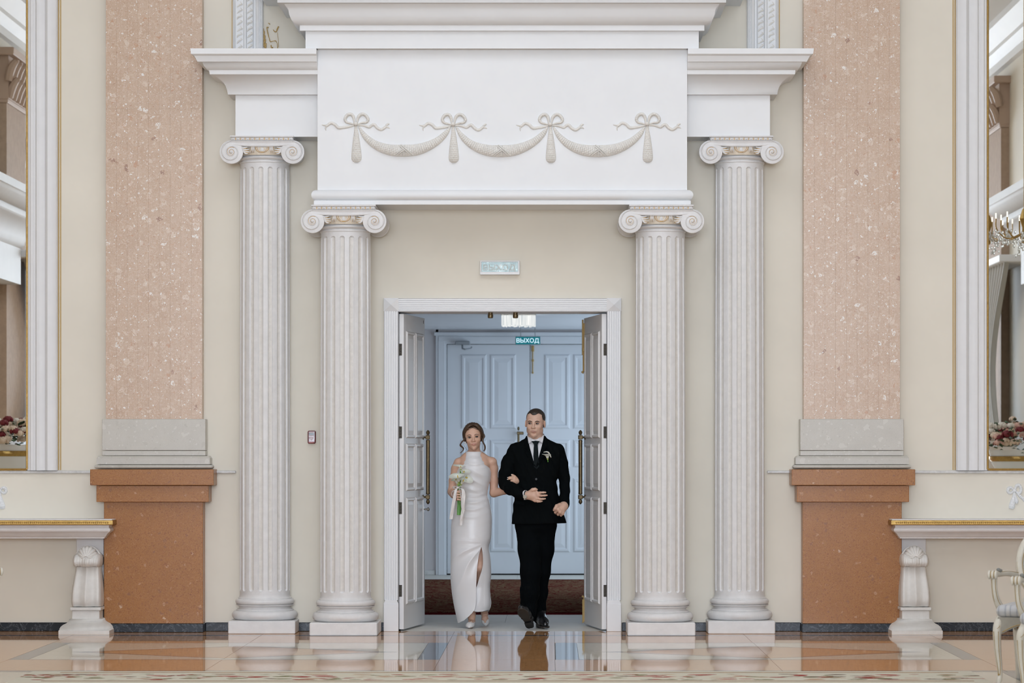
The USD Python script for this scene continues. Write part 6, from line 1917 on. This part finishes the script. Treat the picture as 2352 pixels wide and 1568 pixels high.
bouquet = thing('calla_bouquet', 'bouquet of white calla lilies tied with white ribbon, in her hand', 'bouquet', (0, 0, 0))
BY = -.225
calla(cp(352, 268, BY), cp(352, 165, BY - .012), (-1, -.55, .25), .034, .036, bouquet)
calla(cp(322, 575, BY - .005), cp(276, 345, BY - .055), (-.6, -.7, -.55), .036, .050, bouquet, 1.1)
calla(cp(300, 600, BY), cp(232, 440, BY - .030), (-.6, -.7, .3), .012, .036, bouquet, .7)
calla(cp(345, 600, BY - .01), cp(432, 448, BY - .045), (1, -.4, -.5), .034, .040, bouquet, .9)
calla(cp(430, 440, BY + .01), cp(510, 425, BY - .02), (1, -.4, -.3), .032, .030, bouquet, .9)
calla(cp(405, 350, BY + .01), cp(430, 275, BY - .01), (1, -.3, .1), .024, .032, bouquet, .9)
rn = random.Random(2)
for k, (a0, b0) in enumerate(((352, 290), (330, 300), (306, 285), (340, 325), (400, 340), (375, 352), (320, 312))):
    yt = (262, 470, 600, 600, 430, 330, 520)[k]
    o = (k % 3 - 1) * .009
    obj('stem', tube([cp(a0, yt, BY), cp(325 + (k - 3) * 6, 640, BY + .004 + o), cp(312 + (k - 3) * 7, 820, BY + .010 + o), cp(b0 + 5, 1080, BY + .008 + o), cp(b0, 1222, BY + .004 + o)], .0058, 8, 5), STEMG, bouquet)


def ribbon(pts, w, wob=.0, n=6):
    """A flat band that hangs through the points, turning gently."""
    q = spline(np.column_stack([np.asarray(pts, float), np.broadcast_to(w, (len(pts),))]), n)
    p, ww = q[:, :3], q[:, 3]
    rows = []
    for s in np.linspace(-.5, .5, 5):
        sh = np.column_stack([ww * s, -.004 * np.cos(s * PI) + wob * np.sin(np.arange(len(p)) * .5 + s * 4), 0 * ww])
        rows.append(p + sh)
    g = grid(np.array(rows))
    return join([g, (g[0] + np.array([0, .0006, 0]), g[1][:, ::-1])])


rb = obj('ribbon_bow', [tube([cp(290, 640, BY - .030), cp(240, 615, BY - .042), cp(200, 630, BY - .040), cp(215, 660, BY - .034), cp(280, 650, BY - .030)], [.005, .010, .012, .010, .005], 8, 5, flat=.35), tube([cp(290, 640, BY - .030), cp(340, 612, BY - .042), cp(395, 622, BY - .036), cp(370, 655, BY - .032), cp(300, 650, BY - .030)], [.005, .010, .011, .009, .005], 8, 5, flat=.35), ball(cp(288, 640, BY - .038), (.012, .009, .010), 2), tube([cp(290, 640, BY - .03), cp(340, 645, BY - .02), cp(335, 660, BY + .03), cp(300, 650, BY + .03)], [.008, .008, .008, .008], 8, 4, flat=.4)], RIBB, bouquet, smooth=60)
obj('ribbon_tail', ribbon([cp(265, 655, BY - .036), cp(240, 720, BY - .050), cp(225, 830, BY - .056), cp(196, 980, BY - .045), cp(170, 1150, BY - .030), cp(145, 1310, BY - .020)], [.012, .024, .026, .028, .028, .026], .003), RIBB, bouquet, smooth=True)
obj('ribbon_tail', ribbon([cp(320, 650, BY - .036), cp(385, 670, BY - .050), cp(410, 760, BY - .060), cp(408, 900, BY - .056), cp(405, 1050, BY - .045), cp(385, 1180, BY - .035), cp(370, 1300, BY - .030), cp(356, 1440, BY - .024)], [.012, .022, .030, .030, .026, .024, .024, .018], .003), RIBB, bouquet, smooth=True)
PS = spline([cp(330, 660, BY - .045), cp(345, 760, BY - .066), cp(362, 880, BY - .064), cp(362, 1000, BY - .055), cp(380, 1110, BY - .045), cp(410, 1200, BY - .040), cp(432, 1110, BY - .040), cp(425, 980, BY - .05), cp(400, 860, BY - .06)], 9)
D = np.concatenate([[0], np.cumsum(np.linalg.norm(np.diff(PS, axis=0), axis=1))])
Q = np.column_stack([np.interp(np.arange(0, D[-1], .0085), D, PS[:, k]) for k in range(3)])
p_ = obj('pearl_string', [ball(q, .0038, 1) for q in Q], PEARL, bouquet); p_.SetCustomDataByKey('kind', 'stuff')

bt = thing('boutonniere', 'single white calla lily pinned to the black jacket lapel', 'boutonniere')
gb = lambda x, y, dy: pp(1160 + x / 9.8, 920 + y / 9.8, dy)
calla(gb(960, 1330, -.142), gb(945, 1190, -.152), (-.75, -.5, .35), .016, .034, bt, .7)
obj('stem', tube([gb(960, 1330, -.142), gb(968, 1380, -.138)], .004, 8, 3), STEMG, bt)
obj('petal_fold', [tube([gb(870, 1160, -.158), gb(915, 1150, -.166), gb(970, 1160, -.166), gb(1010, 1220, -.160), gb(1035, 1275, -.152)], [.006, .010, .012, .010, .005], 10, 6, flat=.5)], CALLA, bt, smooth=60)
